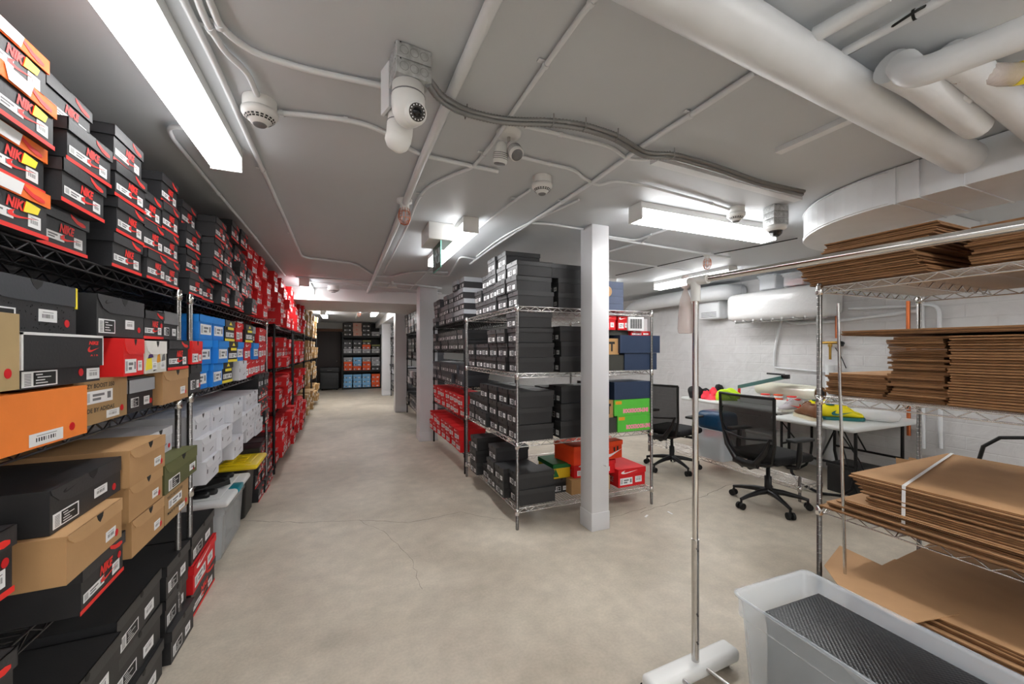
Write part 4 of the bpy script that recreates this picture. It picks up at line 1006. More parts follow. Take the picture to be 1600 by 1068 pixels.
o = obj('cable_tie', MB().tube([onz(1426, 24.1, 2.41), onz(1431, 21.5, 2.41)], .0155, 'rubber', 12)); tag(o, 'black tie around the thin pipe at upper right', 'cable tie')
fixed_pipe('cable', [onz(1246, 372, 2.43), onz(1180, 385, 2.43), onz(1097, 400, 2.43), onz(1040, 413, 2.43), onz(962, 430, 2.43)], .005, 'rubber', 'thin black cable across the right ceiling', 'cable', 6)
fixed_pipe('cable', [onz(1318, 88, 2.41), onz(1345, 74, 2.43), onz(1429, 18, 2.39), onz(1460, 2, 2.43)], .004, 'rubber', 'black cable on the pipe at the upper right', 'cable', 6)
# flat raceways
def raceway(a, b, w, z0, lab):
    a = onz(*a, z0); b = onz(*b, z0); d = (b - a).normalized(); s = Vector((-d.y, d.x, 0)) * w / 2
    up = Vector((0, 0, CEIL - z0 - .001)); vs = [a - s, a + s, b + s, b - s]; vs += [v + up for v in vs]
    o = obj('raceway', MB().add(vs, [(0, 1, 2, 3), (4, 7, 6, 5), (0, 4, 5, 1), (1, 5, 6, 2), (2, 6, 7, 3), (3, 7, 4, 0)], 'pipe_paint')); tag(o, lab, 'raceway')
raceway((1022, 254), (1247, 314), .052, 2.412, 'flat white cable raceway beside the grey flexible hose')
raceway((1216, 240), (1440, 140), .045, 2.42, 'flat white raceway left of the curved duct')
# flexible metal hoses
def flex(px, zs, lab):
    pts = smoothpath([onz(x, y, z) for (x, y), z in zip(px, zs)], 8)
    # resample
    out = [pts[0]]; step = .006
    for a, b in zip(pts[:-1], pts[1:]):
        d = (b - a).length; n = max(1, int(d / step))
        for i in range(1, n + 1): out.append(a.lerp(b, i / n))
    rs = [.0088 if (i % 2) else .0115 for i in range(len(out))]
    o = obj('flexible_hose', MB().tube(out, .01, 'flex_metal', 10, rs=rs)); tag(o, lab, 'hose', 'grey flexible metal hoses')
FP = [(670, 124), (690, 150), (726, 172), (790, 187), (862, 188), (912, 194), (962, 210), (988, 226), (1010, 240), (1052, 240), (1120, 259), (1190, 285), (1256, 299)]
flex(FP, [2.36, 2.36] + [2.41] * 11, 'upper ribbed grey metal hose from the double camera box')
flex([(668, 131), (686, 156), (723, 178), (788, 193), (861, 194), (910, 201), (958, 216), (984, 232), (1008, 246), (1051, 246), (1118, 265), (1188, 290), (1254, 304)], [2.34, 2.35] + [2.395] * 11, 'lower ribbed grey metal hose from the double camera box')
tie = MB()
for p in [(728, 178), (862, 192), (912, 198), (962, 214), (1050, 243)]:
    q = onz(*p, 2.40); tie.tube([q + Vector((0, -.018, .03)), q + Vector((0, -.018, -.012)), q + Vector((0, .012, -.014)), q + Vector((0, .014, .03))], .0025, 'flex_metal', 6)
o = obj('hose_strap', tie); tag(o, 'thin metal straps holding the grey hoses to the ceiling', 'strap', kind='stuff')
# upper right insulated pipes
def px3(x, y, z): return onz(x, y, z)
fixed_pipe('insulated_pipe', [px3(1700, 12, 2.26), px3(1560, 66, 2.26), px3(1428, 118, 2.26), px3(1410, 100, 2.34)], .040, 'pipe_paint', 'thick white insulated pipe at the top right corner', 'pipe', 18)
fixed_pipe('insulated_pipe', [px3(1392, 104, 2.37), px3(1440, 130, 2.35), px3(1525, 196, 2.35)], .050, 'pipe_paint', 'white insulated elbow pipe next to the round duct', 'pipe', 18)
fixed_pipe('insulated_pipe', [px3(1480, 88, 2.39), px3(1510, 104, 2.37), px3(1585, 170, 2.36), px3(1640, 220, 2.36)], .048, 'pipe_paint', 'white insulated pipe farther right of the elbow pipe', 'pipe', 18)
fixed_pipe('wrapped_pipe', [px3(1500, 112, 2.36), px3(1560, 118, 2.36), px3(1640, 112, 2.36)], .034, 'bag_film', 'crinkled plastic-wrapped pipe at the top right corner', 'pipe', 14)
t = fixed_pipe('yellow_band', [px3(1588, 115, 2.36), px3(1600, 114, 2.36)], .036, 'print_yellow', 'yellow tape band on wrapped pipe at right edge', 'tape', 10)
fixed_pipe('wall_bracket', [px3(1500, 130, 2.40), px3(1500, 150, 2.34), px3(1515, 158, 2.34)], .010, 'pipe_paint', 'small white pipe hanger above the rectangular duct', 'bracket', 8)

# ------------------------------------------------------------------ smoke detectors, cameras, spotlights, caged lamps
def detector(px, py, lab, s=1.0, tilt=True):
    p = onz(px, py, 2.39); p.z = CEIL
    t = thing('smoke_detector', lab, 'smoke detector', tuple(p), group='ceiling smoke detectors')
    obj('mounting_base', MB().lathe([(.045 * s, -.042), (.052 * s, -.038), (.052 * s, -.001)], 'fixture_white', 24), t)
    obj('detector_head', MB().lathe([(.012 * s, -.100), (.024 * s, -.098), (.032 * s, -.088), (.050 * s, -.070), (.056 * s, -.060), (.056 * s, -.045), (.048 * s, -.042)], 'fixture_white', 28), t)
    v = MB()
    for i in range(20):
        a = 2 * PI * i / 20
        for r0, r1, z in ((.0375, .0400, -.0815), (.0435, .0465, -.0760)):
            c, sn = math.cos(a), math.sin(a); tx, ty = -sn * .0045 * s, c * .0045 * s
            v.add([(c * r0 * s - tx, sn * r0 * s - ty, z - .0035), (c * r0 * s + tx, sn * r0 * s + ty, z - .0035), (c * r1 * s + tx, sn * r1 * s + ty, z + .0015), (c * r1 * s - tx, sn * r1 * s - ty, z + .0015)], [(0, 1, 2, 3)], 'ink')
    obj('vent_slot', v, t); obj('sensor_cap', MB().lathe([(.004 * s, -.1035), (.018 * s, -.103), (.022 * s, -.098)], 'print_grey', 18), t)
detector(406, 178, 'white smoke detector nearest the camera beside the long light', 1.15)
detector(847, 291, 'white smoke detector in the middle of the ceiling', 1.05)
detector(1150, 336, 'white smoke detector in front of the crosswise ceiling light', 1.05)
detector(521, 452, 'far smoke detector before the cross beam', 1.6)
def electrical_box(t, w, d, h0, h1, stacked=2):
    for i in range(stacked):
        za = -h0 - (h1 - h0) * (i + 1) / stacked; zb = -h0 - (h1 - h0) * i / stacked - .002
        b = obj('junction_box', MB().cbox(-w / 2, -d / 2, za, w / 2, d / 2, zb, 'galvanised', .003), t)
        kn = MB()
        for sx, fn in ((0, lambda u, v, o: (u, -d / 2 - o, v)), (1, lambda u, v, o: (-w / 2 - o, u, v))):
            L_ = w if sx == 0 else d
            for c in (-.28, 0, .28):
                n = 16; r0, r1 = .013, .0145; zc_ = (za + zb) / 2
                vs = [fn(c * L_ + r0 * math.cos(2 * PI * k / n), zc_ + r0 * math.sin(2 * PI * k / n), .0006) for k in range(n)] + [fn(c * L_ + r1 * math.cos(2 * PI * k / n), zc_ + r1 * math.sin(2 * PI * k / n), .0006) for k in range(n)]
                kn.add(vs, [(k, (k + 1) % n, (k + 1) % n + n, k + n) for k in range(n)], 'flex_metal')
            kn.prism([(-.40 * L_, zb - .006), (-.36 * L_, zb - .006), (-.36 * L_, zb - .002), (-.40 * L_, zb - .002)], fn, .0004, .001, 'ink')
        obj('knockout', kn, b)
def cam_turret(t, M, s=1.0):
    obj('camera_body', MB().lathe([(.036 * s, 0), (.046 * s, -.006), (.046 * s, -.034), (.048 * s, -.040), (.048 * s, -.075), (.045 * s, -.100), (.034 * s, -.125), (.018 * s, -.138), (.004 * s, -.142)], 'fixture_white', 26, M), t)
    obj('camera_ring', MB().lathe([(.0485 * s, -.039), (.0495 * s, -.041), (.0485 * s, -.043)], 'print_grey', 26, M), t)
def cam_eye(t, c, d):
    b = obj('camera_eye', MB().lathe([(.034, -.03), (.038, -.01), (.036, .006), (.031, .016), (.026, .017)], 'fixture_white', 24, aim(c, d)), t)
    obj('lens_ring', MB().lathe([(.028, .015), (.027, .019), (.018, .018)], 'lens_ring', 24, aim(c, d)), b); obj('lens', MB().lathe([(.016, .018), (.013, .024), (.006, .028), (.002, .029)], 'lens_dark', 18, aim(c, d)), b)
    l = MB(); M = aim(c, d)
    for i in range(14): a = 2 * PI * i / 14; l.lathe([(.0022, .0185), (.0022, .0198)], 'sticker_white', 6, M @ Matrix.Translation((.0225 * math.cos(a), .0225 * math.sin(a), 0)))
    obj('infrared_light', l, b)
p = onz(641, 97, 2.42)
t = thing('security_camera', 'white turret security camera facing out under a grey double box', 'security camera', (p.x, p.y, CEIL), .12)
electrical_box(t, .118, .10, .001, .105)
cam_turret(t, Matrix.Translation((-.008, -.005, -.107)), 1.14); cam_eye(t, Vector((.006, -.044, -.218)), Vector((.05, -1, -.35)))
t = thing('security_camera', 'white turret security camera facing away behind the double box', 'security camera', (p.x - .018, p.y + .098, CEIL), .3)
obj('mounting_plate', MB().box(-.058, -.03, -.16, -.048, .04, -.001, 'pipe_paint'), t); obj('junction_box', MB().cbox(-.045, -.035, -.15, .04, .05, -.002, 'galvanised', .003), t)
cam_turret(t, Matrix.Translation((0, .0, -.15)) @ Matrix.Rotation(.08, 4, 'Y'), .95); obj('rear_cap', MB().lathe([(.040, 0), (.043, -.015), (.036, -.036), (.018, -.05), (.003, -.054)], 'fixture_white', 22, Matrix.Translation((-.014, .0, -.235))), t)
p = onz(1212, 332, 2.40)
t = thing('security_camera', 'dome security camera under a galvanised box by the duct', 'security camera', (p.x, p.y, CEIL), -.25)
electrical_box(t, .115, .10, .001, .14, 3)
obj('dome_base', MB().lathe([(.045, -.175), (.066, -.160), (.068, -.142), (.06, -.141)], 'fixture_white', 28), t); obj('dome_glass', MB().lathe([(.003, -.216), (.022, -.211), (.037, -.196), (.044, -.172)], 'glass_smoke', 24), t); obj('lens', MB().lathe([(.016, -.205), (.018, -.19), (.016, -.175)], 'lens_ring', 14), t)
# twin spotlights
p = onz(795, 212, 2.43)
t = thing('twin_spotlight', 'pair of small white spotlights on a round ceiling plate', 'spotlight', (p.x, p.y, CEIL))
obj('ceiling_plate', MB().lathe([(.035, -.022), (.055, -.016), (.058, -.001)], 'fixture_white', 26), t)
obj('stem', MB().tube([(0, 0, -.02), (0, 0, -.055)], .008, 'chrome', 10), t)
def spot(d, c):
    h = obj('lamp_head', MB().lathe([(.006, -.075), (.020, -.066), (.029, -.045), (.033, -.015), (.034, .018), (.030, .024)], 'fixture_white', 22, aim(c, d)), t)
    obj('lens', MB().lathe([(.027, .0235), (.026, .028), (.004, .029)], 'print_grey', 20, aim(c, d)), h)
    v = MB()
    for z in (-.02, -.012, -.004, .004): v.lathe([(.0338, z), (.0346, z + .0015), (.0338, z + .003)], 'print_grey', 20, aim(c, d))
    obj('cooling_rib', v, h)
spot(Vector((.10, -.62, -.78)), Vector((.022, -.025, -.098))); spot(Vector((-.05, .25, -1)), Vector((-.030, .03, -.11)))
# caged lamps
def caged(px, py, lab, col_='copper', s=1.0):
    p = onz(px, py, 2.40)
    t = thing('caged_lamp', lab, 'lamp', (p.x, p.y, CEIL), group='caged ceiling lamps')
    obj('lamp_base', MB().lathe([(.026 * s, -.075), (.030 * s, -.06), (.030 * s, -.03), (.05 * s, -.022), (.05 * s, -.001)], 'fixture_white', 20), t)
    obj('bulb', MB().lathe([(.004, -.150), (.018, -.140), (.024, -.115), (.016, -.085), (.012, -.075)], 'frosted_plastic', 16), t)
    c = MB()
    for i in range(6):
        a = PI * i / 6
        c.tube([(.028 * math.cos(a) * k, .028 * math.sin(a) * k, z) for k, z in ((1, -.06), (1.35, -.085), (1.4, -.125), (.95, -.160), (0, -.172), (-.95, -.160), (-1.4, -.125), (-1.35, -.085), (-1, -.06))], .0018, col_, 5)
    for z, r in ((-.088, .038), (-.128, .039)): c.tube([(r * math.cos(2 * PI * k / 20), r * math.sin(2 * PI * k / 20), z) for k in range(21)], .0018, col_, 5)
    obj('wire_cage', c, t, plabel='rust coloured wire cage')
caged(632, 322, 'caged lamp with rusty wire guard on the thick aisle pipe')
caged(1105, 402, 'caged lamp with wire guard over the right side', s=.8)
caged(561, 487, 'far caged lamp hanging near the cross beam', s=1.3)
# small disc lamp far ahead
p = onz(613, 444, 2.40)
t = thing('disc_lamp', 'small round spotlight far up the aisle on the ceiling', 'spotlight', (p.x, p.y, CEIL)); obj('arm', MB().tube([(0, 0, 0), (0, 0, -.05)], .02, 'fixture_white'), t); obj('shade', MB().lathe([(.07, -.09), (.05, -.05), (.02, -.045)], 'fixture_white', 18), t)
# exit sign
p = Vector((.695, 3.22, CEIL))
t = thing('exit_sign', 'hanging edge-lit exit sign with running figure and arrow', 'exit sign', tuple(p))
obj('sign_housing', MB().cbox(-.10, -.13, -.135, .10, .20, -.001, 'fixture_white', .005), t)
mat('sign_green', (.10, .32, .27), .25); mat('glass_edge', (.62, .90, .84), .15); mat('sign_white', (.85, .92, .95), .4)
gl = MB().box(-.004, -.11, -.345, .004, .18, -.136, 'sign_green'); gp = obj('glass_panel', gl, t, plabel='green glass panel')
obj('glass_edge', MB().box(-.0045, -.113, -.348, .0045, -.110, -.136, 'glass_edge').box(-.0045, -.113, -.3485, .0045, .181, -.345, 'glass_edge'), gp)
pg = MB()
for sgn in (-1, 1):
    fn = lambda u, v, o, s=sgn: (s * (.0045 + o), (.035 - s * (u - .035)) * 1.0, v)
    pg.prism([(-.09, -.30), (-.03, -.30), (-.03, -.18), (-.09, -.18)], fn, 0, .0005, 'sign_white')
    disc(pg, fn, .055, -.185, .014, 0, 'sign_white', 14)
    pg.prism([(.03, -.20), (.065, -.20), (.075, -.245), (.045, -.25)], fn, 0, .0005, 'sign_white')
    pg.prism([(.045, -.245), (.06, -.25), (.035, -.285), (.0, -.30), (-.004, -.288), (.022, -.275)], fn, 0, .0005, 'sign_white')
    pg.prism([(.058, -.245), (.074, -.245), (.095, -.275), (.088, -.315), (.075, -.315), (.080, -.28)], fn, 0, .0005, 'sign_white')
    pg.prism([(.03, -.20), (.038, -.21), (.012, -.235), (.004, -.227)], fn, 0, .0005, 'sign_white'); pg.prism([(.068, -.205), (.105, -.22), (.102, -.23), (.066, -.222)], fn, 0, .0005, 'sign_white')
    pg.prism([(-.075, -.24), (-.05, -.215), (-.05, -.23), (-.035, -.23), (-.035, -.25), (-.05, -.25), (-.05, -.265)], fn, .0006, .001, 'sign_green')
obj('pictogram', pg, gp)

# ------------------------------------------------------------------ right wall: insulated pipe, wrapped unit, conduits
o = fixed_pipe('insulated_pipe', [Vector((5.20, 6.45, 2.08)), Vector((5.12, 6.10, 2.27)), Vector((5.10, 5.6, 2.29)), Vector((5.10, 4.30, 2.29)), Vector((5.16, 4.14, 2.29)), Vector((5.38, 4.10, 2.29))], .115, 'pipe_paint', 'fat white insulated pipe along the right wall below ceiling', 'pipe', 24)
ax = 4.93
t = thing('wrapped_unit', 'rounded white wall unit wrapped in translucent plastic', 'wall unit', (5.15, 3.39, 1.83))
u = MB(); u.cbox(-.20, -.63, .0, .24, .63, .38, 'plastic_film', .09); obj('plastic_wrap', u, t)
obj('unit_body', MB().cbox(-.165, -.59, .02, .235, .59, .36, 'fixture_white', .05), t)
wr = MB()
for i in range(9):
    y = -.55 + i * .13; wr.tube([(-.17 + random.uniform(-.02, .02), y, .004), (-.05, y + random.uniform(.02, .1), -.012), (.10, y + random.uniform(-.02, .08), .0)], .012, 'plastic_film', 6)
obj('loose_wrap', wr, t)
for y in (-.3, .45): obj('hanging_wire', MB().tube([(-.1, y, .37), (-.1, y, CEIL - 1.83)], .002, 'flex_metal', 5), t)
q0 = onx(1108, 462, 5.28); q1 = onx(1132, 497, 5.28)
t = thing('louvred_unit', 'small white louvred wall unit just left of the wrapped one', 'wall unit', (5.28, (q0.y + q1.y) / 2, q1.z))
hh = q0.z - q1.z; ww = abs(q0.y - q1.y) / 2
obj('unit_body', MB().cbox(-.10, -ww + .02, 0, .115, ww + .12, hh, 'pipe_paint', .03), t)
lv_ = MB()
for i in range(4): lv_.box(-.104, -ww + .06, .03 + i * .022, -.098, ww + .06, .036 + i * .022, 'dark_plastic')
obj('louvre', lv_, t)
# clear containers on top of the unit
GT = 'clear plastic tubs above the wrapped unit'
for i, (y, w_, h_, cc) in enumerate([(3.10, .26, .15, 'clear_plastic'), (3.42, .24, .17, 'clear_plastic')]):
    t = thing('plastic_tub', ['clear plastic tub with orange contents above the wrapped unit', 'larger clear plastic tub above the wrapped unit'][i], 'tub', (5.06, y, 2.215), 0, GT)
    obj('tub_body', bin_mesh(.20, w_, h_, .01, .02, cc), t)
    if i == 0:
        for k in range(2): obj('content', MB().cbox(-.06, -.10 + k * .11, .008, .06, -.02 + k * .11, .085, 'box_orangebox', .01), t, plabel='orange contents')
    obj('tub_lid', MB().cbox(-.105, -w_ / 2 - .005, h_, .105, w_ / 2 + .005, h_ + .015, 'frosted_plastic', .005), t)
wx = RW - .03
def wpath(px, x=wx): return [onx(a, b, x) for a, b in px]
fixed_pipe('wall_conduit', wpath([(1222, 497), (1216, 520), (1210, 548), (1210, 572)]), .014, 'pipe_paint', 'white conduit dropping below the wrapped unit', 'conduit')
fixed_pipe('wall_conduit', wpath([(1210, 573), (1222, 575), (1282, 580), (1420, 590), (1600, 600)]), .009, 'pipe_paint', 'thin white conduit running along the right wall', 'conduit')
fixed_pipe('wall_conduit', wpath([(1222, 497), (1238, 505), (1290, 503), (1400, 490), (1440, 484)]), .018, 'pipe_paint', 'upper white pipe sagging along the right wall', 'conduit')
fixed_pipe('wall_conduit', wpath([(1326, 482), (1420, 478), (1468, 474), (1468, 540), (1470, 700)]), .016, 'pipe_paint', 'white pipe turning down the right wall behind cardboard', 'conduit')
fixed_pipe('wall_conduit', wpath([(1440, 460), (1441, 560), (1442, 700)]), .020, 'pipe_paint', 'vertical white pipe behind the far rack post', 'conduit')
fixed_pipe('copper_pipe', wpath([(1419, 470), (1419, 560), (1420, 680)], wx - .04), .017, 'copper', 'vertical copper pipe beside the far rack post', 'pipe')
fixed_pipe('copper_pipe', wpath([(1307, 485), (1307, 528)], wx - .02), .014, 'copper', 'short copper pipe above the brass valve', 'pipe')
p = onx(1297, 535, wx - .05)
t = thing('valve', 'brass valve on the right wall behind the cardboard rack post', 'valve', tuple(p))
obj('valve_body', MB().tube([(0, -.09, 0), (0, .10, 0)], .016, 'brass', 10).tube([(0, 0, 0), (0, 0, -.20)], .013, 'brass', 10).lathe([(.02, 0), (.024, .02), (.02, .04)], 'brass', 8, Matrix.Translation((0, 0, -.05))), t)
obj('valve_handle', MB().tube([(0, -.12, -.0), (-.02, -.12, -.03)], .03, 'ink', 10), t)
fixed_pipe('white_standpipe', [onx(1297, 570, wx - .05), Vector((wx - .05, onx(1297, 570, wx - .05).y, .02))], .045, 'pipe_paint', 'thick white vertical standpipe by the right wall', 'pipe', 18)
fixed_pipe('loose_cable', wpath([(1305, 543), (1314, 556), (1322, 575)]), .005, 'rubber', 'short dark cord curling on the right wall', 'cord', 6)
fixed_pipe('roof_pipe', [Vector((5.1, 2.1, 2.36)), Vector((5.1, -1, 2.36))], .06, 'pipe_paint', 'white pipe above the curved duct end at the right wall', 'pipe')
fixed_pipe('vertical_pipe', [onx(1530, 300, 4.6), onx(1530, 345, 4.6) + Vector((0, 0, -.4))], .05, 'pipe_paint', 'white vertical pipe behind the top cardboard bundle', 'pipe')

# ------------------------------------------------------------------ tables
def folding_table(x0, x1, y0, y1, lab):
    t = thing('folding_table', lab, 'table', ((x0 + x1) / 2, (y0 + y1) / 2, 0), group='white folding tables'); hx, hy = (x1 - x0) / 2, (y1 - y0) / 2
    obj('tabletop', MB().cbox(-hx, -hy, .695, hx, hy, .74, 'table_white', .02), t)
    lx = hx > hy
    for s in (-1, 1):
        m = MB()
        if lx:
            x = s * (hx - .18); m.tube(smoothpath([(x, -hy + .08, .69), (x, -hy + .08, .02), (x, hy - .08, .02), (x, hy - .08, .69)], 3), .014, 'black_metal', 10); m.tube([(x, 0, .35), (x - s * .3, 0, .69)], .008, 'black_metal', 8); m.tube([(x, -hy + .08, .35), (x, hy - .08, .35)], .012, 'black_metal', 8)
        else:
            y = s * (hy - .18); m.tube(smoothpath([(-hx + .08, y, .69), (-hx + .08, y, .02), (hx - .08, y, .02), (hx - .08, y, .69)], 3), .014, 'black_metal', 10); m.tube([(0, y, .35), (0, y - s * .3, .69)], .008, 'black_metal', 8); m.tube([(-hx + .08, y, .35), (hx - .08, y, .35)], .012, 'black_metal', 8)
        obj('leg_frame', m, t)
    return t
mat('table_white', (.86, .87, .86), .4)
folding_table(4.18, 5.34, 2.08, 2.84, 'nearer white folding table holding the yellow sneakers')
folding_table(4.62, 5.34, 2.88, 4.50, 'farther white folding table holding the colourful clothes')

# ------------------------------------------------------------------ office chairs
def office_chair(x, y, a, lab):
    """faces +x when a = 0"""
    t = thing('office_chair', lab, 'office chair', (x, y, 0), a, 'black mesh office chairs')
    for i in range(5):
        an = 2 * PI * i / 5 + .55; c, s = math.cos(an), math.sin(an)
        arm = MB(); pts = [(c * r, s * r, z) for r, z in ((.02, .135), (.12, .130), (.24, .108), (.315, .088))]
        arm.tube(pts, .02, 'black_plastic', 8, rs=[.030, .024, .018, .014]); arm.tube([(c * .31, s * .31, .10), (c * .31, s * .31, .055)], .010, 'black_plastic', 8)
        leg = obj('base_arm', arm, t)
        k = MB(); tx, ty = -s, c
        for sg in (-1, 1): k.tube([(c * .315 + tx * sg * .010, s * .315 + ty * sg * .010, .030), (c * .315 + tx * sg * .030, s * .315 + ty * sg * .030, .030)], .030, 'rubber', 18)
        k.tube([(c * .315, s * .315, .03), (c * .312, s * .312, .064)], .012, 'black_plastic', 8)
        obj('caster', k, leg)
    obj('gas_lift', MB().lathe([(.030, .12), (.030, .27), (.018, .275), (.018, .40)], 'black_plastic', 16), t)
    obj('tilt_mechanism', MB().cbox(-.16, -.09, .385, .12, .09, .435, 'black_plastic', .012).tube([(.02, -.10, .40), (.05, -.25, .40)], .006, 'black_plastic', 6), t)
    obj('seat', MB().cbox(-.22, -.245, .435, .27, .245, .51, 'black_fabric', .035), t)
    def B(u, v, d=0.0):                           # back surface: u sideways, v height 0..1
        lean = -.235 - .10 * v - .035 * math.sin(v * PI); return Vector((lean + .045 * (2 * u) ** 2 + d, u * (.46 + .08 * min(1, v * 1.4)), .43 + .60 * v))
    fr = MB()
    loop = [(-.5, 1), (0, 1), (.5, 1), (.5, .66), (.5, .33), (.42, .04), (.22, -.02), (0, -.03), (-.22, -.02), (-.42, .04), (-.5, .33), (-.5, .66), (-.5, 1)]
    fr.tube([B(u, v) for u, v in loop], .014, 'black_plastic', 8, False); obj('back_frame', fr, t)
    ms = MB(); n = 10; vs = [B((i / n - .5) * (1 if j > 2 else .86 + .05 * j), .02 + .98 * j / n, .004) for j in range(n + 1) for i in range(n + 1)]
    ms.add(vs, [(j * (n + 1) + i, j * (n + 1) + i + 1, (j + 1) * (n + 1) + i + 1, (j + 1) * (n + 1) + i) for j in range(n) for i in range(n)], 'mesh_fabric', True); obj('mesh_back', ms, t)
    sp = MB()
    for s in (-1, 1): sp.tube([B(s * .46, .42, -.02), B(s * .40, .22, -.045), B(s * .20, .0, -.06), B(s * .06, -.06, -.05)], .022, 'black_plastic', 8, rs=[.010, .020, .026, .03])
    sp.tube([B(-.24, .0, -.055), B(0, -.02, -.06), B(.24, .0, -.055)], .034, 'black_plastic', 10); sp.tube([B(0, -.05, -.05), Vector((-.20, 0, .43)), Vector((-.08, 0, .405))], .028, 'black_plastic', 8)
    obj('back_support', sp, t); obj('lumbar_bar', MB().tube([B(-.47, .40, -.012), B(0, .36, -.02), B(.47, .40, -.012)], .010, 'black_plastic', 8), t)
    for s in (-1, 1):
        ar = MB(); ar.tube([(-.02, s * .20, .42), (-.02, s * .285, .43), (-.02, s * .295, .50), (-.01, s * .295, .655)], .018, 'black_plastic', 8, rs=[.014, .018, .024, .017])
        post = obj('arm_post', ar, t); obj('arm_pad', MB().cbox(-.13, s * .295 - .045, .655, .12, s * .295 + .045, .682, 'dark_plastic', .012), post)
    return t
office_chair(3.62, 2.48, -.04, 'black mesh office chair nearer the camera by the yellow sneakers')
office_chair(3.66, 3.70, .20, 'black mesh office chair farther back beside the chrome rack')

# ------------------------------------------------------------------ low wire cart shelf, tubs and clutter under the tables
rack('low_wire_shelf', 3.98, 4.30, 2.42, 4.45, [.14], .24, 'chrome', 'low chrome wire shelf lying under the white tables', 'y', 'wire shelves on the right side')
t = thing('storage_tub', 'clear plastic tub with blue bag inside under far table', 'tub', (4.14, 3.46, .145), 0)
obj('tub_body', bin_mesh(.34, .42, .36, .025, .04, 'frosted_plastic'), t); mat('blue_bag', (.08, .25, .38), .3, bump=.6, bscale=18); obj('blue_bag', MB().cbox(-.155, -.19, .33, .155, .19, .56, 'blue_bag', .07), t)
obj('tub_contents', MB().cbox(-.12, -.16, .01, .12, .16, .22, 'pipe_paint', .03), t)
for i, (x, y, w_, h_, m, lb) in enumerate([(4.75, 2.35, .34, .28, 'dark_plastic', 'dark plastic crate on the floor beneath the near table'), (4.85, 4.0, .3, .35, 'box_red', 'red carton under the far table by the wall'), (4.98, 3.42, .34, .40, 'fixture_white', 'pale box standing under the tables by the wall')]):
    t = thing('crate', lb, 'crate', (x, y, 0)); obj('crate_body', MB().cbox(-w_ / 2, -w_ / 2, 0, w_ / 2, w_ / 2, h_, m, .01), t); obj('crate_rim', MB().cbox(-w_ / 2 - .008, -w_ / 2 - .008, h_ - .03, w_ / 2 + .008, w_ / 2 + .008, h_ + .004, m, .008), t)
p = onz(1372, 745, .0)
t = thing('open_carton', 'open brown carton with raised flap near the table end', 'box', (4.62, 1.72, 0), .2)
obj('carton_body', MB().box(-.16, -.2, 0, .16, .2, .30, 'kraft_top'), t)
obj('carton_flap', MB().box(-.16, -.2, .30, -.155, .2, .52, 'kraft_top', rot('Y', -.25, (-.16, 0, .3))), t); obj('carton_flap', MB().box(.155, -.2, .30, .16, .2, .46, 'kraft_top', rot('Y', .3, (.16, 0, .3))), t)
t = thing('grey_carton', 'small grey box on the floor beyond the cardboard rack', 'box', (4.15, 1.78, 0)); obj('box_body', MB().cbox(-.14, -.14, 0, .14, .14, .33, 'box_gray', .004), t); obj('box_lid', MB().cbox(-.144, -.144, .30, .144, .144, .36, 'lid_gray', .004), t)
for i, pts in enumerate([[(4.35, 2.3, .69), (4.30, 2.2, .4), (4.40, 2.15, .03), (4.7, 2.1, .01)], [(4.42, 2.3, .69), (4.37, 2.15, .45), (4.35, 2.12, .2), (4.5, 2.2, .02)], [(4.5, 2.4, .69), (4.6, 2.2, .30), (4.45, 2.1, .02)]]):
    fixed_pipe('power_cable', [Vector(q) for q in pts], .006, 'rubber', ['long dark cable hanging under the near table onto floor', 'middle dark cable looping beneath the near table', 'short dark cable beneath the near table'][i], 'cable', 6, 'dark cables under the near table')
# things on the tables
def blob(m, c, r, ma, seed, n=4, amp=.35, sq=(1, 1, 1)):
    bm = bmesh.new(); bmesh.ops.create_icosphere(bm, subdivisions=n, radius=r); rnd = random.Random(seed); f = [Vector((rnd.uniform(-1, 1), rnd.uniform(-1, 1), rnd.uniform(-1, 1))) * 3 / r for _ in range(4)]; ph = [rnd.uniform(0, 6) for _ in f]
    for v in bm.verts:
        k = 1 + amp * sum(math.sin(q.dot(v.co) + p_) for q, p_ in zip(f, ph)) / 4 + .16 * amp * sum(math.sin(q.yzx.dot(v.co) * 3.1 + p_) for q, p_ in zip(f, ph)) / 2; v.co = Vector((v.co.x * k * sq[0], v.co.y * k * sq[1], v.co.z * k * sq[2])) + Vector(c)
        if v.co.z < 0: v.co.z = 0
    bm.verts.index_update(); m.add([v.co.copy() for v in bm.verts], [[v.index for v in f_.verts] for f_ in bm.faces], ma, True); bm.free(); return m
mat('neon_red', (.98, .22, .30), .6); mat('neon_lime', (.80, .95, .15), .55); mat('teal_cloth', (.42, .72, .75), .7); mat('black_cloth', (.06, .06, .07), .7)
for px, py, ma, lb, rr, sd, sq in [(1093, 622, 'black_cloth', 'crumpled black garment at the left end of far table', .10, 1, (1, 1, .95)), (1106, 624, 'neon_red', 'crumpled neon red garment on the far table', .115, 2, (.9, .9, 1.1)), (1117, 623, 'teal_cloth', 'small light teal garment between red and lime ones', .075, 3, (1, 1, .8)), (1133, 626, 'neon_lime', 'neon lime drawstring bag on the far table', .095, 4, (.9, 1.1, .85))]:
    q = onz(px, py, .742); q.x += .10; q.y += .04
    if ma == 'teal_cloth': q.x -= .06
    m = blob(MB(), (0, 0, rr * .5), rr, ma, sd, amp=1.1, sq=sq)
    o = obj('garment' if ma != 'neon_lime' else 'drawstring_bag', m, None, tuple(q)); tag(o, lb, 'clothing', 'bright clothes on the far table')
q = onz(1112, 618, .742); o = obj('glove', blob(MB(), (0, 0, .05), .06, 'black_cloth', 9, amp=.9, sq=(1, 1, 1.6)), None, (q.x + .22, q.y + .05, .742)); tag(o, 'black strap-like cloth behind the neon red garment', 'clothing')
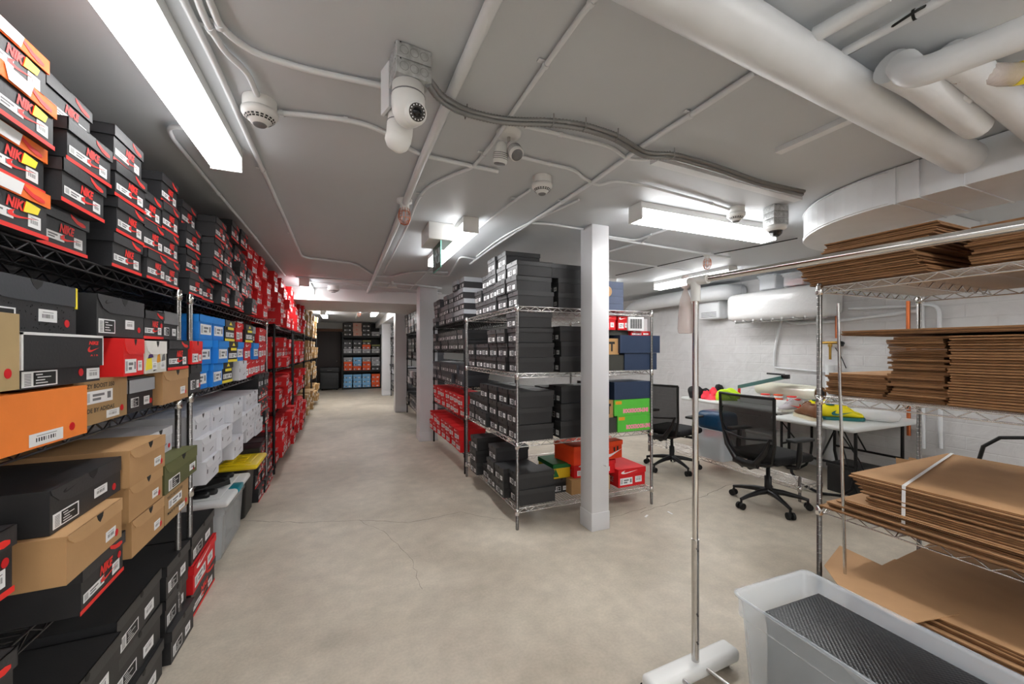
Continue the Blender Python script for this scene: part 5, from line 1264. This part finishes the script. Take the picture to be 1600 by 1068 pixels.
# heat sealer with raised arm
t = thing('bag_sealer', 'green-grey bag sealer with raised arm on the table', 'bag sealer', (4.98, 3.35, .741), 0)
obj('sealer_base', MB().cbox(-.10, -.40, 0, .22, .38, .085, 'fixture_white', .01), t)
mat('sealer_green', (.28, .42, .40), .4)
arm0 = onx(1155, 604, 4.98) - Vector((4.98, 3.35, .741)); arm1 = onx(1226, 589, 4.98) - Vector((4.98, 3.35, .741))
d_ = (arm1 - arm0); sb = MB(); s_ = Vector((.03, 0, 0)); u_ = Vector((0, 0, .022))
vs = [arm0 - s_ - u_, arm0 + s_ - u_, arm0 + s_ + u_, arm0 - s_ + u_, arm1 - s_ - u_, arm1 + s_ - u_, arm1 + s_ + u_, arm1 - s_ + u_]
sb.add(vs, [(0, 1, 2, 3), (4, 7, 6, 5), (0, 4, 5, 1), (1, 5, 6, 2), (2, 6, 7, 3), (3, 7, 4, 0)], 'sealer_green'); ar_ = obj('sealer_arm', sb, t)
obj('arm_handle', MB().cbox(arm1.x - .03, arm1.y - .05, arm1.z - .02, arm1.x + .03, arm1.y + .03, arm1.z + .035, 'black_plastic', .008).tube([arm1 + Vector((0, 0, .03)), arm1 + Vector((0, .22, .035))], .012, 'black_plastic', 8), ar_)
obj('hinge', MB().tube([arm0, (arm0.x, arm0.y, .03)], .018, 'print_red', 10), t)
# film roll and other rolls
t = thing('film_roll', 'roll of clear plastic film with brown core on the table', 'film roll', (0, 0, 0))
mat('clear_roll', (.88, .87, .80), .15, coat=.5)
r0 = Vector((5.20, 3.68, .93)); r1 = Vector((5.10, 2.88, .93)); t.location = r1; dd = (r0 - r1)
obj('film', MB().tube([(0, 0, 0), dd], .088, 'clear_roll', 28), t); n_ = dd.normalized()
obj('core', MB().tube([-n_ * .02, n_ * .03], .078, 'kraft_edge', 24).tube([-n_ * .021, -n_ * .019], .050, 'ink', 20), t, plabel='brown cardboard core')
t = thing('paper_roll', 'white padded roll on the table behind the rack post', 'roll', (4.75, 2.30, .80)); obj('roll_body', MB().lathe([(.01, -.30), (.055, -.28), (.058, .20), (.045, .26), (.01, .28)], 'plastic_film', 18, aim((0, 0, 0), (.45, -.9, 0))), t)
for i, (px, py, m, h_, lb) in enumerate([(1196, 622, 'print_red', .05, 'red tape reel on the table left of the orange one'), (1216, 624, 'box_orangebox', .06, 'orange and silver tape reel on the table'), (1237, 630, 'print_red', .055, 'red and white reel right of the orange one')]):
    q = onx(px, py, 4.95); t = thing('tape_reel', lb, 'tape', (4.95, q.y, .828), 0, 'tape reels on the table')
    obj('reel', MB().lathe([(.050, 0), (.055, .006), (.045, .012), (.045, h_ - .012), (.055, h_ - .006), (.050, h_)], m, 20), t); obj('reel_band', MB().lathe([(.0455, h_ * .3), (.047, h_ * .35), (.047, h_ * .7), (.0455, h_ * .75)], 'sticker_white', 20), t)
# sneakers
def sneaker(x, y, z, a, upper, sole, accent, lab, grp, s=1.0):
    t = thing('sneaker', lab, 'sneaker', (x, y, z), a, grp)
    secs = [(-.152, .018, .070), (-.145, .032, .118), (-.125, .040, .132), (-.09, .042, .122), (-.05, .042, .128), (-.01, .042, .142), (.03, .045, .122), (.06, .049, .096), (.09, .051, .078), (.12, .047, .070), (.14, .036, .060), (.152, .020, .042)]
    n = 12; vs = []; so = []
    for x_, w_, h_ in secs:
        for k in range(n):
            an = 2 * PI * k / n; c, sn = math.cos(an), math.sin(an)
            zz = .022 + (h_ - .022) * (.5 + .5 * sn); ww = w_ * (abs(c) ** .7) * (1 if c > 0 else -1) * (1 - .25 * max(0, sn)); vs.append((x_ * s, ww * s, zz * s))
    L_ = len(secs); fs = [(i * n + k, i * n + (k + 1) % n, (i + 1) * n + (k + 1) % n, (i + 1) * n + k) for i in range(L_ - 1) for k in range(n)] + [tuple(range(n)), tuple(range((L_ - 1) * n, L_ * n))]
    obj('upper', MB().add(vs, fs, upper, True), t)
    out = [(x_ * 1.05 * s, w_ * 1.10 * s) for x_, w_, h_ in secs] + [(x_ * 1.05 * s, -w_ * 1.10 * s) for x_, w_, h_ in secs[::-1]]
    obj('sole', MB().prism(out, lambda u, v, t_: (u, v, t_), 0, .026 * s, sole), t)
    ac = MB()
    for sg in (-1, 1): ac.add([((-.09 + u * .16) * s, sg * (.047) * s, (.04 + v * .05) * s) for u, v in SW2], [tuple(range(len(SW2)))], accent)
    obj('side_stripe', ac, t)
    la = MB()
    for i in range(5): xx = .0 + i * .018; zz = .140 - i * .0125; la.tube([(xx * s, -.025 * s, (zz - .004) * s), (xx * s, 0, (zz + .006) * s), (xx * s, .025 * s, (zz - .004) * s)], .0035 * s, upper, 6)
    obj('laces', la, t); obj('collar_opening', MB().lathe([(.010, 0), (.028, .004), (.030, .012), (.022, .014)], accent, 14, Matrix.Translation((-.085 * s, 0, .122 * s)) @ Matrix.Scale(1.3, 4, (1, 0, 0))), t)
paper('shoe_yellow', (.97, .90, .05)); paper('shoe_brown', (.50, .32, .20)); paper('shoe_white', (.88, .87, .84)); paper('shoe_teal', (.10, .42, .42)); paper('sole_cream', (.85, .80, .68)); paper('shoe_grey', (.75, .72, .74))
q = onz(1322, 657, .742); sneaker(q.x + .02, q.y + .05, .742, -PI / 2 + .85, 'shoe_yellow', 'shoe_teal', 'shoe_teal', 'yellow sneaker with teal stripe at the near table corner', 'yellow sneakers', 1.15)
q = onz(1302, 649, .742); sneaker(q.x + .06, q.y + .10, .742, -PI / 2 + .7, 'shoe_yellow', 'shoe_teal', 'shoe_teal', 'second yellow sneaker just behind the rack post', 'yellow sneakers', 1.1)
q = onz(1268, 655, .742); sneaker(q.x + .04, q.y + .06, .742, 1.0, 'shoe_brown', 'sole_cream', 'shoe_brown', 'brown sneaker with cream sole seen from behind', None, 1.2)
q = onz(1240, 645, .742); sneaker(q.x + .12, q.y + .10, .742, PI - .2, 'shoe_grey', 'shoe_white', 'print_red', 'pale grey sneaker beside the brown sneaker', None, 1.0)
# dark frame behind the cardboard at right and bits by the wall
a = onx(1528, 673, 4.4); b = onx(1600, 702, 4.4)
t = thing('tube_stand', 'black tube stand behind the strapped cardboard at the right edge', 'stand', (4.4, a.y, 0))
obj('stand_tube', MB().tube(smoothpath([(0, 0, .01), (0, 0, a.z), (0, -.55, a.z), (0, -.55, .01)], 3), .013, 'black_metal', 8), t)
obj('cross_bar', MB().tube([(0, 0, .3), (0, -.55, .3)], .009, 'black_metal', 8), t)
for i, (a, b) in enumerate([((1010, 806), (1018, 806)), ((1047, 801), (1058, 808))]):
    q = onz(*a, .0); r = onz(*b, .0); o = obj('paper_scrap', MB().box(-.03, -.008, .0005, .03, .008, .0025, 'sticker_white'), None, (q.x, q.y, 0.0), .5 + i); tag(o, ['small white paper scrap beside the chrome rack foot', 'white paper scrap nearer the garment rack upright'][i], 'paper scrap')
